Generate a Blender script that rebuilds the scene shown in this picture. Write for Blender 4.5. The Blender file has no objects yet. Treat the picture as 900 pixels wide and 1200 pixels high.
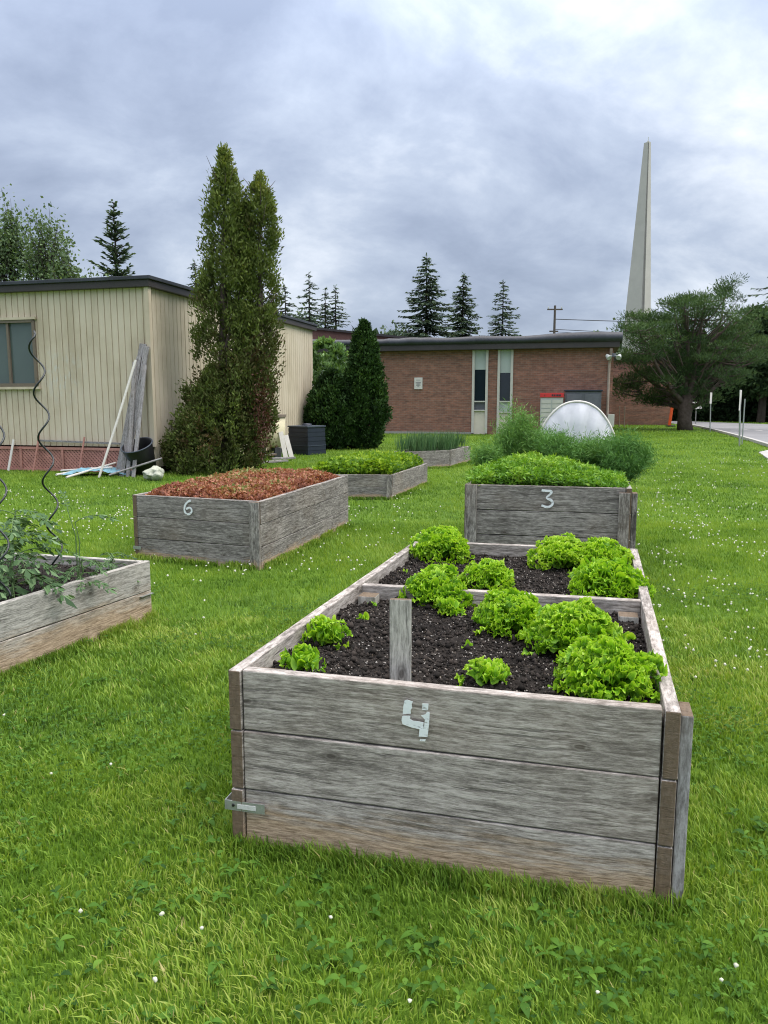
import bpy, bmesh, math, random
import numpy as np
from mathutils import Vector, Matrix, noise as mnoise
R = math.radians
rng = np.random.default_rng(7)
random.seed(7)
S = bpy.context.scene

# ------------------------------------------------------------------ camera
CAM_H = 1.33
PITCH = R(8.09)
FPX = 901.0
cam_d = bpy.data.cameras.new('camera')
cam = bpy.data.objects.new('camera', cam_d)
S.collection.objects.link(cam)
S.camera = cam
cam.location = (0, 0, CAM_H)
cam.rotation_euler = (R(90) - PITCH, 0, 0)
cam_d.sensor_fit = 'VERTICAL'
cam_d.sensor_height = 36.0
cam_d.lens = FPX / 1200 * 36.0
cam_d.clip_start = 0.05
cam_d.clip_end = 3000

# ------------------------------------------------------------------ sky and sun
SUN_AZ, SUN_EL = R(104), R(52)
w = bpy.data.worlds.new('World')
S.world = w
w.use_nodes = True
nt = w.node_tree
nt.nodes.clear()
def WN(t, **k):
    n = nt.nodes.new(t)
    for a, b in k.items():
        setattr(n, a, b)
    return n
out = WN('ShaderNodeOutputWorld')
bg_s = WN('ShaderNodeBackground')
bg_c = WN('ShaderNodeBackground')
mixs = WN('ShaderNodeMixShader')
sky = WN('ShaderNodeTexSky')
sky.sky_type = 'NISHITA'
sky.sun_disc = False
sky.sun_elevation = SUN_EL
sky.sun_rotation = SUN_AZ
sky.air_density = 1.0
nt.links.new(sky.outputs[0], bg_s.inputs[0])
bg_s.inputs[1].default_value = 0.08
tc = WN('ShaderNodeTexCoord')
sep = WN('ShaderNodeSeparateXYZ')
nt.links.new(tc.outputs['Generated'], sep.inputs[0])
def WM(op, a, b=None, c=None, clamp=False):
    n = WN('ShaderNodeMath', operation=op)
    n.use_clamp = clamp
    for i, v in enumerate((a, b, c)):
        if v is None:
            continue
        if isinstance(v, (int, float)):
            n.inputs[i].default_value = v
        else:
            nt.links.new(v, n.inputs[i])
    return n.outputs[0]
zc = WM('ADD', WM('MAXIMUM', sep.outputs[2], 0.0), 0.55)
px_ = WM('DIVIDE', sep.outputs[0], zc)
py_ = WM('DIVIDE', sep.outputs[1], zc)
comb = WN('ShaderNodeCombineXYZ')
nt.links.new(px_, comb.inputs[0]); nt.links.new(py_, comb.inputs[1])
mp = WN('ShaderNodeMapping')
nt.links.new(comb.outputs[0], mp.inputs[0])
mp.inputs['Rotation'].default_value = (0, 0, R(-24))
mp.inputs['Scale'].default_value = (0.9, 1.15, 1)
mp.inputs['Location'].default_value = (5.3, 2.9, 0)
def wnoise(scale, detail, rough, dist, src):
    n = WN('ShaderNodeTexNoise')
    n.inputs['Scale'].default_value = scale
    n.inputs['Detail'].default_value = detail
    n.inputs['Roughness'].default_value = rough
    n.inputs['Distortion'].default_value = dist
    nt.links.new(src, n.inputs['Vector'])
    return n.outputs['Fac']
n1 = wnoise(1.35, 5, 0.52, 0.08, mp.outputs[0])
n2 = wnoise(4.2, 9, 0.60, 0.22, mp.outputs[0])
gdir = Vector((0.47, 0.80, 0.36)).normalized()
dotn = WN('ShaderNodeVectorMath', operation='DOT_PRODUCT')
nt.links.new(tc.outputs['Generated'], dotn.inputs[0])
dotn.inputs[1].default_value = gdir
glow = WM('POWER', WM('MAXIMUM', dotn.outputs['Value'], 0.0), 12.0)
v = WM('ADD', WM('MULTIPLY', n1, 0.60), WM('MULTIPLY', n2, 0.40))
v = WM('ADD', v, WM('MULTIPLY', glow, 0.065))
ramp = WN('ShaderNodeValToRGB')
nt.links.new(v, ramp.inputs[0])
cr = ramp.color_ramp
cr.elements[0].position = 0.40; cr.elements[0].color = (0.232, 0.275, 0.372, 1)
cr.elements[1].position = 0.70; cr.elements[1].color = (0.86, 0.88, 0.93, 1)
for p_, c_ in ((0.475, (0.308, 0.358, 0.465, 1)), (0.535, (0.395, 0.45, 0.555, 1)), (0.595, (0.545, 0.595, 0.68, 1))):
    e = cr.elements.new(p_); e.color = c_
# sky overhead, out of view, boosted to add light on the ground
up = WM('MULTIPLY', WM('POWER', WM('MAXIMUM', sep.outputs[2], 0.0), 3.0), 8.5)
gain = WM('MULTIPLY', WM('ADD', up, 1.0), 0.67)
vm = WN('ShaderNodeVectorMath', operation='SCALE')
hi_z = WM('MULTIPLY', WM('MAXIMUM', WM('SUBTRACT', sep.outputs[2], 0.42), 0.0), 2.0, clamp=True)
neu = WN('ShaderNodeMix', data_type='RGBA', blend_type='MULTIPLY')   # warm tint put on the unseen upper sky to offset blue light
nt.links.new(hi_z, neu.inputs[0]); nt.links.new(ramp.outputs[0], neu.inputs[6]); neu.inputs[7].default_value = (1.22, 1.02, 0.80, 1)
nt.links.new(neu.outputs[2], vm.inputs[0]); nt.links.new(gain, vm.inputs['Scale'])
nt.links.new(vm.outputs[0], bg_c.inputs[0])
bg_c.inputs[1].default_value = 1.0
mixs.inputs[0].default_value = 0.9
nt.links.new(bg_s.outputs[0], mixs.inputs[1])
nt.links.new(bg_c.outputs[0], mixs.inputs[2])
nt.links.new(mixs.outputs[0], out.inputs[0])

sl = bpy.data.lights.new('sun', 'SUN')
sl.energy = 1.15
sl.angle = R(34)
sl.color = (1.0, 0.94, 0.85)
so = bpy.data.objects.new('sun', sl)
S.collection.objects.link(so)
sd = Vector((math.sin(SUN_AZ) * math.cos(SUN_EL), math.cos(SUN_AZ) * math.cos(SUN_EL), math.sin(SUN_EL)))
so.rotation_euler = sd.to_track_quat('Z', 'Y').to_euler()
so.location = sd * 50

S.view_settings.view_transform = 'Standard'
S.view_settings.look = 'None'
S.view_settings.gamma = 1
S.view_settings.exposure = 1.0
S.cycles.max_bounces = 6
S.cycles.transparent_max_bounces = 6
S.cycles.use_denoising = True
S.cycles.pixel_filter_type = 'BLACKMAN_HARRIS'
S.cycles.filter_width = 1.1

# ------------------------------------------------------------------ helpers: position
def ray(x, y):
    t = 600.0 - y
    return Vector((x - 450.0, FPX * math.cos(PITCH) + t * math.sin(PITCH), -FPX * math.sin(PITCH) + t * math.cos(PITCH)))
def at_z(x, y, z=0.0):
    d = ray(x, y)
    k = (z - CAM_H) / d.z
    return Vector((d.x * k, d.y * k, z))
def at_y(x, y, Y):
    d = ray(x, y)
    k = Y / d.y
    return Vector((d.x * k, Y, CAM_H + d.z * k))
def on_plane(x, y, p, n):
    d = ray(x, y)
    o = Vector((0, 0, CAM_H))
    k = (p - o).dot(n) / d.dot(n)
    return o + d * k

# ------------------------------------------------------------------ helpers: numpy noise
def vnoise(P, seed=0):
    P = np.asarray(P, float)
    if P.shape[1] == 2:
        P = np.c_[P, np.zeros(len(P))]
    I = np.floor(P).astype(np.int64); F = P - I
    F = F * F * (3 - 2 * F)
    def h(i, j, k):
        n = (i * 374761393 + j * 668265263 + k * 2147483647 + seed * 144665) & 0xffffffff
        n = ((n ^ (n >> 13)) * 1274126177) & 0xffffffff
        return ((n ^ (n >> 16)) & 0xffff) / 65535.0
    r = 0
    for a in (0, 1):
        for b in (0, 1):
            for c in (0, 1):
                wt = (F[:, 0] if a else 1 - F[:, 0]) * (F[:, 1] if b else 1 - F[:, 1]) * (F[:, 2] if c else 1 - F[:, 2])
                r = r + wt * h(I[:, 0] + a, I[:, 1] + b, I[:, 2] + c)
    return r
def fbm(P, o=4, seed=0):
    P = np.asarray(P, float); r = 0; a = 0.5; s = 0
    for i in range(o):
        r = r + a * vnoise(P * (2 ** i), seed + i); s += a; a *= 0.5
    return r / s

# ------------------------------------------------------------------ helpers: objects
WO = {}
def _link(o, origin, parent, kind=None):
    S.collection.objects.link(o)
    if parent is not None:
        o.parent = parent
        o.location = Vector(origin) - WO[parent.name]
    else:
        o.location = origin
    WO[o.name] = Vector(origin)
    return o
def tag(o, label=None, cat=None, group=None, kind=None):
    if label: o['label'] = label
    if cat: o['category'] = cat
    if group: o['group'] = group
    if kind: o['kind'] = kind
    return o
def thing(name, label, cat, loc, group=None):
    o = bpy.data.objects.new(name, None)
    o.empty_display_size = 0.2
    _link(o, Vector(loc), None)
    return tag(o, label, cat, group)
def mesh_np(name, V, F, tint=None):
    """V (n,3); F list of arrays (m,k) or one array"""
    if not isinstance(F, list): F = [F]
    F = [np.asarray(f, np.int32) for f in F if len(f)]
    me = bpy.data.meshes.new(name)
    V = np.asarray(V, np.float32)
    me.vertices.add(len(V)); me.vertices.foreach_set('co', V.ravel())
    loops = np.concatenate([f.ravel() for f in F])
    tot = np.concatenate([np.full(len(f), f.shape[1], np.int32) for f in F])
    start = np.r_[0, np.cumsum(tot)[:-1]].astype(np.int32)
    me.loops.add(len(loops)); me.loops.foreach_set('vertex_index', loops)
    me.polygons.add(len(tot)); me.polygons.foreach_set('loop_start', start)
    me.update(calc_edges=True)
    if tint is not None:
        a = me.attributes.new('tint', 'FLOAT', 'POINT')
        a.data.foreach_set('value', np.asarray(tint, np.float32))
    return me
def obj_np(name, V, F, mat, parent=None, origin=None, tint=None, smooth=False):
    V = np.asarray(V, float)
    if origin is None:
        if parent is not None: origin = WO[parent.name]
        else:
            origin = Vector(((V[:, 0].min() + V[:, 0].max()) / 2, (V[:, 1].min() + V[:, 1].max()) / 2, V[:, 2].min()))
    origin = Vector(origin)
    me = mesh_np(name, V - np.array(origin), F, tint)
    if isinstance(mat, (list, tuple)):
        for m in mat: me.materials.append(m)
    else:
        me.materials.append(mat)
    if smooth: me.polygons.foreach_set('use_smooth', np.ones(len(me.polygons), bool))
    o = bpy.data.objects.new(name, me)
    return _link(o, origin, parent)
class MB:
    def __init__(s): s.v = []; s.f = []
    def add(s, vs, fs):
        b = len(s.v); s.v += [tuple(p) for p in vs]; s.f += [[b + i for i in f] for f in fs]; return s
    def box(s, c, size, M=None):
        c = Vector(c); x, y, z = [k / 2 for k in size]
        vs = [Vector((i * x, j * y, k * z)) for k in (-1, 1) for j in (-1, 1) for i in (-1, 1)]
        if M is not None: vs = [M @ p for p in vs]
        return s.add([c + p for p in vs], [(0, 2, 3, 1), (4, 5, 7, 6), (0, 1, 5, 4), (2, 6, 7, 3), (0, 4, 6, 2), (1, 3, 7, 5)])
    def bar(s, p0, p1, wd, th, up=Vector((0, 0, 1))):
        """box from p0 to p1, width wd perpendicular to up and axis, thickness th"""
        p0, p1 = Vector(p0), Vector(p1); d = (p1 - p0); L = d.length; d.normalize()
        a = d.cross(up)
        if a.length < 1e-4: a = d.cross(Vector((1, 0, 0)))
        a.normalize(); b = a.cross(d)
        M = Matrix((a, d, b)).transposed()
        return s.box((p0 + p1) / 2, (wd, L, th), M)
    def tube(s, pts, rad, n=8, cap=True):
        pts = [Vector(p) for p in pts]
        if not hasattr(rad, '__len__'): rad = [rad] * len(pts)
        vs = []; fs = []; pa = None
        for i, p in enumerate(pts):
            d = (pts[min(i + 1, len(pts) - 1)] - pts[max(i - 1, 0)])
            if d.length < 1e-9: d = Vector((0, 0, 1))
            d.normalize()
            if pa is None:
                pa = d.orthogonal().normalized()
            a = (pa - d * pa.dot(d))
            a = a.normalized() if a.length > 1e-6 else d.orthogonal().normalized()
            pa = a; b = d.cross(a)
            for k in range(n):
                t = 2 * math.pi * k / n
                vs.append(p + (a * math.cos(t) + b * math.sin(t)) * rad[i])
        for i in range(len(pts) - 1):
            for k in range(n):
                fs.append((i * n + k, i * n + (k + 1) % n, (i + 1) * n + (k + 1) % n, (i + 1) * n + k))
        if cap:
            fs.append(tuple(range(n))[::-1]); fs.append(tuple((len(pts) - 1) * n + k for k in range(n)))
        return s.add(vs, fs)
    def lathe(s, c, prof, n=24, M=None):
        c = Vector(c); vs = []; fs = []
        for r_, z_ in prof:
            for k in range(n):
                t = 2 * math.pi * k / n
                p = Vector((r_ * math.cos(t), r_ * math.sin(t), z_))
                if M is not None: p = M @ p
                vs.append(c + p)
        for i in range(len(prof) - 1):
            for k in range(n):
                fs.append((i * n + k, i * n + (k + 1) % n, (i + 1) * n + (k + 1) % n, (i + 1) * n + k))
        return s.add(vs, fs)
    def prism(s, poly, ext):
        """poly: list of 3D points; ext vector"""
        n = len(poly); poly = [Vector(p) for p in poly]; ext = Vector(ext)
        return s.add(poly + [p + ext for p in poly], [tuple(range(n))[::-1], tuple(range(n, 2 * n))] + [(i, (i + 1) % n, (i + 1) % n + n, i + n) for i in range(n)])
    def build(s, name, mat, parent=None, origin=None, smooth=False, bevel=0):
        vs = [Vector(p) for p in s.v]
        if origin is None:
            if parent is not None: origin = WO[parent.name]
            else:
                xs = [p.x for p in vs]; ys = [p.y for p in vs]; zs = [p.z for p in vs]
                origin = Vector(((min(xs) + max(xs)) / 2, (min(ys) + max(ys)) / 2, min(zs)))
        origin = Vector(origin)
        me = bpy.data.meshes.new(name)
        me.from_pydata([p - origin for p in vs], [], s.f)
        me.materials.append(mat)
        bm = bmesh.new(); bm.from_mesh(me)
        bmesh.ops.recalc_face_normals(bm, faces=bm.faces)
        if bevel:
            bmesh.ops.bevel(bm, geom=[e for e in bm.edges if e.is_manifold and e.calc_face_angle(0) > 0.5], offset=bevel, segments=2, affect='EDGES', profile=0.6)
        bm.to_mesh(me); bm.free()
        if smooth: me.polygons.foreach_set('use_smooth', np.ones(len(me.polygons), bool))
        o = bpy.data.objects.new(name, me)
        return _link(o, origin, parent)
    def _np(s): return s

# ------------------------------------------------------------------ helpers: materials
def new_mat(name):
    m = bpy.data.materials.new(name); m.use_nodes = True
    t = m.node_tree; t.nodes.clear()
    return m, t
class NT:
    def __init__(s, t): s.t = t
    def n(s, typ, ins=None, **k):
        n = s.t.nodes.new(typ)
        for a, b in k.items(): setattr(n, a, b)
        for a, b in (ins or {}).items():
            if hasattr(b, 'is_output') or isinstance(b, bpy.types.NodeSocket): s.t.links.new(b, n.inputs[a])
            else: n.inputs[a].default_value = b
        return n
    def math(s, op, a, b=0.0, clamp=False):
        n = s.n('ShaderNodeMath', {0: a, 1: b}, operation=op); n.use_clamp = clamp
        return n.outputs[0]
    def ramp(s, fac, stops, interp='LINEAR'):
        n = s.n('ShaderNodeValToRGB', {0: fac}); cr = n.color_ramp; cr.interpolation = interp
        cr.elements[0].position = stops[0][0]; cr.elements[0].color = tuple(stops[0][1]) + (1,)
        cr.elements[1].position = stops[-1][0]; cr.elements[1].color = tuple(stops[-1][1]) + (1,)
        for p, c in stops[1:-1]:
            e = cr.elements.new(p); e.color = tuple(c) + (1,)
        return n.outputs[0]
    def mix(s, fac, a, b, blend='MIX'):
        n = s.n('ShaderNodeMix', data_type='RGBA', blend_type=blend)
        for i, v in ((0, fac), (6, a), (7, b)):
            if isinstance(v, bpy.types.NodeSocket): s.t.links.new(v, n.inputs[i])
            else: n.inputs[i].default_value = v if i == 0 else (tuple(v) + (1,))[:4]
        return n.outputs[2]
    def noise(s, vec, scale, detail=4, rough=0.55, dist=0.0):
        n = s.n('ShaderNodeTexNoise', {'Scale': scale, 'Detail': detail, 'Roughness': rough, 'Distortion': dist})
        if vec is not None: s.t.links.new(vec, n.inputs['Vector'])
        return n.outputs['Fac']
    def mapping(s, vec, scale=(1, 1, 1), rot=(0, 0, 0), loc=(0, 0, 0)):
        n = s.n('ShaderNodeMapping', {'Scale': scale, 'Rotation': rot, 'Location': loc})
        s.t.links.new(vec, n.inputs['Vector']); return n.outputs[0]
    def out(s, sh): s.n('ShaderNodeOutputMaterial', {'Surface': sh})
    def pbsdf(s, col, rough=0.7, spec=0.3, metal=0.0, bump=None, bstr=0.3, bdist=0.01, alpha=None):
        ins = {'Base Color': col if isinstance(col, bpy.types.NodeSocket) else tuple(col) + (1,), 'Roughness': rough, 'Specular IOR Level': spec, 'Metallic': metal}
        if alpha is not None: ins['Alpha'] = alpha
        p = s.n('ShaderNodeBsdfPrincipled', ins)
        if bump is not None:
            b = s.n('ShaderNodeBump', {'Height': bump, 'Strength': bstr, 'Distance': bdist})
            s.t.links.new(b.outputs[0], p.inputs['Normal'])
        return p.outputs[0]

def simple_mat(name, col, rough=0.6, spec=0.3, metal=0.0, var=0.15, scale=6.0, bump=0.15, alpha=None):
    m, t = new_mat(name); n = NT(t)
    tc = n.n('ShaderNodeTexCoord')
    f = n.noise(tc.outputs['Object'], scale, 5, 0.6)
    f2 = n.noise(tc.outputs['Object'], scale * 7, 4, 0.6)
    f = n.math('ADD', n.math('MULTIPLY', f, 0.65), n.math('MULTIPLY', f2, 0.35))
    c0 = [c * (1 - var) for c in col]; c1 = [min(1, c * (1 + var)) for c in col]
    c = n.ramp(f, [(0.3, c0), (0.7, c1)])
    n.out(n.pbsdf(c, rough, spec, metal, f2, bump, 0.01, alpha))
    return m

def foliage_mat(name, stops, transl=0.25, rough=0.5, spec=0.3, big=None):
    m, t = new_mat(name); n = NT(t)
    a = n.n('ShaderNodeAttribute', attribute_name='tint')
    c = n.ramp(a.outputs['Fac'], stops)
    p = n.pbsdf(c, rough, spec)
    tr = n.n('ShaderNodeBsdfTranslucent', {'Color': n.mix(1.0, c, (1.25, 1.2, 0.6), 'MULTIPLY')})
    mx = n.n('ShaderNodeMixShader', {0: transl, 1: p, 2: tr.outputs[0]})
    n.out(mx.outputs[0])
    return m

def wood_mat(name, lo, mid, hi, tan_z=0.0, brown_end=(0.12, 0.085, 0.055), warm=0.0, end_axis=True):
    m, t = new_mat(name); n = NT(t)
    tc = n.n('ShaderNodeTexCoord'); oi = n.n('ShaderNodeObjectInfo')
    off = n.n('ShaderNodeCombineXYZ', {0: n.math('MULTIPLY', oi.outputs['Random'], 37.0), 1: n.math('MULTIPLY', oi.outputs['Random'], 11.0), 2: n.math('MULTIPLY', oi.outputs['Random'], 23.0)})
    ad = n.n('ShaderNodeVectorMath', operation='ADD'); t.links.new(tc.outputs['Object'], ad.inputs[0]); t.links.new(off.outputs[0], ad.inputs[1])
    P = ad.outputs[0]
    warp = n.n('ShaderNodeTexNoise', {'Scale': 2.2, 'Detail': 2.0}); t.links.new(P, warp.inputs['Vector'])
    wv = n.n('ShaderNodeVectorMath', {1: (0.0, 0.02, 0.035)}, operation='MULTIPLY'); t.links.new(warp.outputs['Color'], wv.inputs[0])
    ad2 = n.n('ShaderNodeVectorMath', operation='ADD'); t.links.new(P, ad2.inputs[0]); t.links.new(wv.outputs[0], ad2.inputs[1])
    Q = ad2.outputs[0]
    g1 = n.noise(n.mapping(Q, (1.6, 9, 34)), 1.6, 7, 0.68)          # broad grain
    g2 = n.noise(n.mapping(Q, (11, 50, 105)), 1.4, 7, 0.80)         # fine fibres
    g3 = n.noise(P, 3.2, 5, 0.62)                                   # weathering blotches
    g4 = n.noise(n.mapping(Q, (14, 30, 48)), 1.6, 7, 0.78)
    f = n.math('ADD', n.math('ADD', n.math('MULTIPLY', g1, 0.22), n.math('MULTIPLY', g2, 0.44)), n.math('ADD', n.math('MULTIPLY', g3, 0.12), n.math('MULTIPLY', g4, 0.22)))
    c = n.ramp(f, [(0.43, lo), (0.475, [a * 0.6 + b * 0.4 for a, b in zip(mid, lo)]), (0.50, mid), (0.562, hi)])
    # dark cracks along the grain
    ck = n.noise(n.mapping(Q, (1.6, 5, 34)), 2.0, 5, 0.62)
    ckm = n.ramp(ck, [(0.37, (1, 1, 1)), (0.405, (0, 0, 0))])
    ckg = n.math('MULTIPLY', ckm, n.ramp(g3, [(0.38, (0, 0, 0)), (0.55, (1, 1, 1))]))
    c = n.mix(n.math('MULTIPLY', ckg, 0.62), c, (0.05, 0.048, 0.045))
    # knots
    sq = n.n('ShaderNodeSeparateXYZ', {0: Q}); kq = n.n('ShaderNodeCombineXYZ', {0: n.math('MULTIPLY', sq.outputs[0], 3.2), 1: n.math('MULTIPLY', sq.outputs[2], 6.2)})
    vo = n.n('ShaderNodeTexVoronoi', {'Scale': 1.0}); vo.voronoi_dimensions = '2D'; t.links.new(kq.outputs[0], vo.inputs['Vector'])
    rr = n.n('ShaderNodeSeparateColor', {0: vo.outputs['Color']})
    kn = n.ramp(vo.outputs['Distance'], [(0.035, (1, 1, 1)), (0.055, (0.25, 0.25, 0.25)), (0.075, (0.6, 0.6, 0.6)), (0.12, (0, 0, 0))])
    kn = n.math('MULTIPLY', kn, n.math('GREATER_THAN', rr.outputs[0], 0.66))
    c = n.mix(n.math('MULTIPLY', kn, 0.75), c, (0.055, 0.045, 0.038))
    # brownish, less weathered patches
    br = n.ramp(n.noise(P, 1.3, 4, 0.6), [(0.5, (0, 0, 0)), (0.72, (1, 1, 1))])
    c = n.mix(n.math('MULTIPLY', br, 0.35 + warm), c, n.mix(0.5, c, (0.30, 0.215, 0.14)))
    # soil splash stain close to the ground
    if tan_z > 0:
        gp = n.n('ShaderNodeNewGeometry'); sp = n.n('ShaderNodeSeparateXYZ', {0: gp.outputs['Position']})
        zz = n.math('ADD', sp.outputs[2], n.math('MULTIPLY', n.math('SUBTRACT', g1, 0.5), 0.22))
        zz = n.math('ADD', zz, n.math('MULTIPLY', n.math('SUBTRACT', g3, 0.5), 0.16))
        st = n.n('ShaderNodeMapRange', {0: zz, 1: tan_z * 0.5, 2: tan_z * 1.1, 3: 0.9, 4: 0.0})
        c = n.mix(st.outputs[0], c, n.mix(n.ramp(g2, [(0.38, (0, 0, 0)), (0.62, (1, 1, 1))]), (0.20, 0.140, 0.085), (0.56, 0.42, 0.29)))
    if end_axis:
        sn = n.n('ShaderNodeSeparateXYZ', {0: tc.outputs['Normal']})
        e = n.math('GREATER_THAN', n.math('ABSOLUTE', sn.outputs[0]), 0.8)
        eg = n.noise(n.mapping(P, (1, 30, 12)), 3, 4, 0.7)
        ec = n.mix(eg, [b * 0.35 for b in brown_end], [b * 1.9 for b in brown_end])
        c = n.mix(n.math('MULTIPLY', e, 0.9), c, ec)
    h = n.math('ADD', n.math('MULTIPLY', g2, 0.9), n.math('ADD', n.math('MULTIPLY', g1, 0.5), n.math('MULTIPLY', ckg, -0.8)))
    n.out(n.pbsdf(c, 0.88, 0.15, 0, h, 0.55, 0.006))
    return m

M = {}
M['wood_new'] = wood_mat('weathered_grey_cedar', (0.145, 0.130, 0.117), (0.325, 0.294, 0.268), (0.52, 0.480, 0.445), tan_z=0.14)
M['wood_rim'] = M['wood_new']
M['wood_dark'] = wood_mat('darker_weathered_cedar', (0.085, 0.077, 0.070), (0.205, 0.190, 0.175), (0.38, 0.355, 0.33), tan_z=0.07)
M['wood_pale'] = wood_mat('pale_weathered_and_lit_cedar', (0.15, 0.145, 0.13), (0.33, 0.32, 0.29), (0.50, 0.48, 0.44), tan_z=0.20)  # weathered tone; on some bed sides it carries the light
M['wood_brown'] = wood_mat('brown_cedar', (0.10, 0.07, 0.045), (0.22, 0.165, 0.115), (0.36, 0.29, 0.22))
M['plank'] = wood_mat('old_grey_plank', (0.14, 0.13, 0.13), (0.26, 0.25, 0.25), (0.40, 0.39, 0.40))
M['paint'] = None
def paint_mat():
    m, t = new_mat('worn_white_brush_paint'); n = NT(t)
    g = n.n('ShaderNodeNewGeometry')
    a = n.noise(n.mapping(g.outputs['Position'], (20, 20, 150)), 1.0, 5, 0.7)
    b = n.noise(g.outputs['Position'], 40, 3, 0.6)
    f = n.math('ADD', n.math('MULTIPLY', a, 0.6), n.math('MULTIPLY', b, 0.4))
    al = n.ramp(f, [(0.36, (0.1, 0.1, 0.1)), (0.45, (1, 1, 1))])
    n.out(n.pbsdf((0.74, 0.78, 0.80), 0.6, 0.3, 0, f, 0.3, 0.003, al))
    return m
M['paint'] = paint_mat()

def brick_mat(name, c1, c2, mortar, rotz):
    m, t = new_mat(name); n = NT(t)
    g = n.n('ShaderNodeNewGeometry')
    P = n.mapping(g.outputs['Position'], (1, 1, 1), (0, 0, rotz))
    sp = n.n('ShaderNodeSeparateXYZ', {0: P})
    u = n.math('ADD', sp.outputs[0], sp.outputs[1])
    cb = n.n('ShaderNodeCombineXYZ', {0: u, 1: sp.outputs[2]})
    bt = n.n('ShaderNodeTexBrick', {'Vector': cb.outputs[0], 'Color1': tuple(c1) + (1,), 'Color2': tuple(c2) + (1,), 'Mortar': tuple(mortar) + (1,), 'Scale': 1.0, 'Mortar Size': 0.006, 'Mortar Smooth': 0.2, 'Bias': -0.1, 'Brick Width': 0.21, 'Row Height': 0.075})
    f = n.noise(n.mapping(cb.outputs[0], (0.6, 3.0, 1)), 1.5, 6, 0.65)
    f2 = n.noise(n.mapping(cb.outputs[0], (4.5, 13.0, 1)), 1.0, 2, 0.5)
    c = n.mix(1.0, bt.outputs['Color'], n.ramp(n.math('ADD', n.math('MULTIPLY', f, 0.5), n.math('MULTIPLY', f2, 0.5)), [(0.32, (0.62, 0.6, 0.6)), (0.68, (1.35, 1.32, 1.3))]), 'MULTIPLY')
    n.out(n.pbsdf(c, 0.85, 0.2, 0, bt.outputs['Fac'], -0.3, 0.01))
    return m
YAW = R(14.5)
U = Vector((math.cos(YAW), -math.sin(YAW), 0))     # along the fronts, to the right
VV = Vector((math.sin(YAW), math.cos(YAW), 0))     # away from the viewer
M['brick'] = brick_mat('brown_red_brick', (0.265, 0.130, 0.092), (0.180, 0.098, 0.075), (0.23, 0.185, 0.155), YAW)
M['brick_red'] = brick_mat('red_foundation_brick', (0.09, 0.04, 0.03), (0.06, 0.03, 0.025), (0.07, 0.05, 0.04), YAW)

def siding_mat():
    m, t = new_mat('faded_beige_siding'); n = NT(t)
    g = n.n('ShaderNodeNewGeometry')
    a = n.noise(n.mapping(g.outputs['Position'], (3, 3, 0.5)), 1.6, 5, 0.6)
    b = n.noise(g.outputs['Position'], 1.1, 5, 0.62)
    c = n.ramp(n.math('ADD', n.math('MULTIPLY', a, 0.5), n.math('MULTIPLY', b, 0.5)), [(0.38, (0.47, 0.40, 0.295)), (0.5, (0.56, 0.485, 0.37)), (0.62, (0.61, 0.535, 0.42))])
    # chalky scuffed patch left on the wall
    d = n.n('ShaderNodeVectorMath', {1: tuple(at_y(70, 440, 14.9))}, operation='SUBTRACT'); t.links.new(g.outputs['Position'], d.inputs[0])
    d2 = n.n('ShaderNodeVectorMath', {1: (1.6, 1.6, 1.5)}, operation='MULTIPLY'); t.links.new(d.outputs[0], d2.inputs[0])
    ln = n.n('ShaderNodeVectorMath', operation='LENGTH'); t.links.new(d2.outputs[0], ln.inputs[0])
    sc = n.noise(n.mapping(g.outputs['Position'], (9, 9, 4)), 1.4, 6, 0.75)
    k = n.n('ShaderNodeMapRange', {0: ln.outputs['Value'], 1: 0.25, 2: 1.0, 3: 1.0, 4: 0.0})
    k2 = n.math('MULTIPLY', k.outputs[0], n.ramp(sc, [(0.50, (0, 0, 0)), (0.62, (1, 1, 1))]))
    c = n.mix(n.math('MULTIPLY', k2, 0.6), c, (0.58, 0.60, 0.58))
    n.out(n.pbsdf(c, 0.6, 0.3, 0, b, 0.1, 0.01))
    return m
M['siding'] = siding_mat()
M['fascia'] = simple_mat('dark_brown_metal_fascia', (0.045, 0.038, 0.038), 0.45, 0.4, var=0.25, scale=2)
M['tarp_roof'] = simple_mat('dark_roof_membrane', (0.034, 0.038, 0.048), 0.45, 0.4, var=0.5, scale=1.2, bump=0.6)
M['roof_red'] = simple_mat('brown_red_shingles', (0.16, 0.085, 0.07), 0.85, 0.2, var=0.3, scale=2)
M['cream'] = simple_mat('cream_panel', (0.62, 0.57, 0.47), 0.6, 0.3, var=0.08, scale=2)
M['frame_w'] = simple_mat('off_white_frame', (0.50, 0.49, 0.44), 0.5, 0.3, var=0.1)
M['frame_b'] = simple_mat('brown_window_frame', (0.16, 0.13, 0.10), 0.5, 0.3)
M['lattice'] = simple_mat('peeling_lattice_paint', (0.40, 0.20, 0.165), 0.8, 0.2, var=0.35, scale=5)
M['white'] = simple_mat('dirty_white_paint', (0.60, 0.58, 0.54), 0.6, 0.3, var=0.15, scale=5)
M['black'] = simple_mat('black_plastic', (0.012, 0.012, 0.014), 0.4, 0.45, var=0.2)
M['navy'] = simple_mat('blue_black_plastic', (0.013, 0.019, 0.034), 0.5, 0.4, var=0.25, scale=3)
M['navy_lid'] = simple_mat('grey_blue_plastic_lid', (0.045, 0.058, 0.08), 0.5, 0.4, var=0.2, scale=3)
M['metal'] = simple_mat('galvanised_metal', (0.36, 0.38, 0.37), 0.45, 0.5, 0.6, var=0.2, scale=20)
M['labelw'] = simple_mat('grey_white_label', (0.55, 0.56, 0.54), 0.5, 0.3, var=0.2, scale=60)
M['rust'] = simple_mat('rusty_downpipe', (0.30, 0.24, 0.20), 0.7, 0.3, var=0.35, scale=2)
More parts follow.
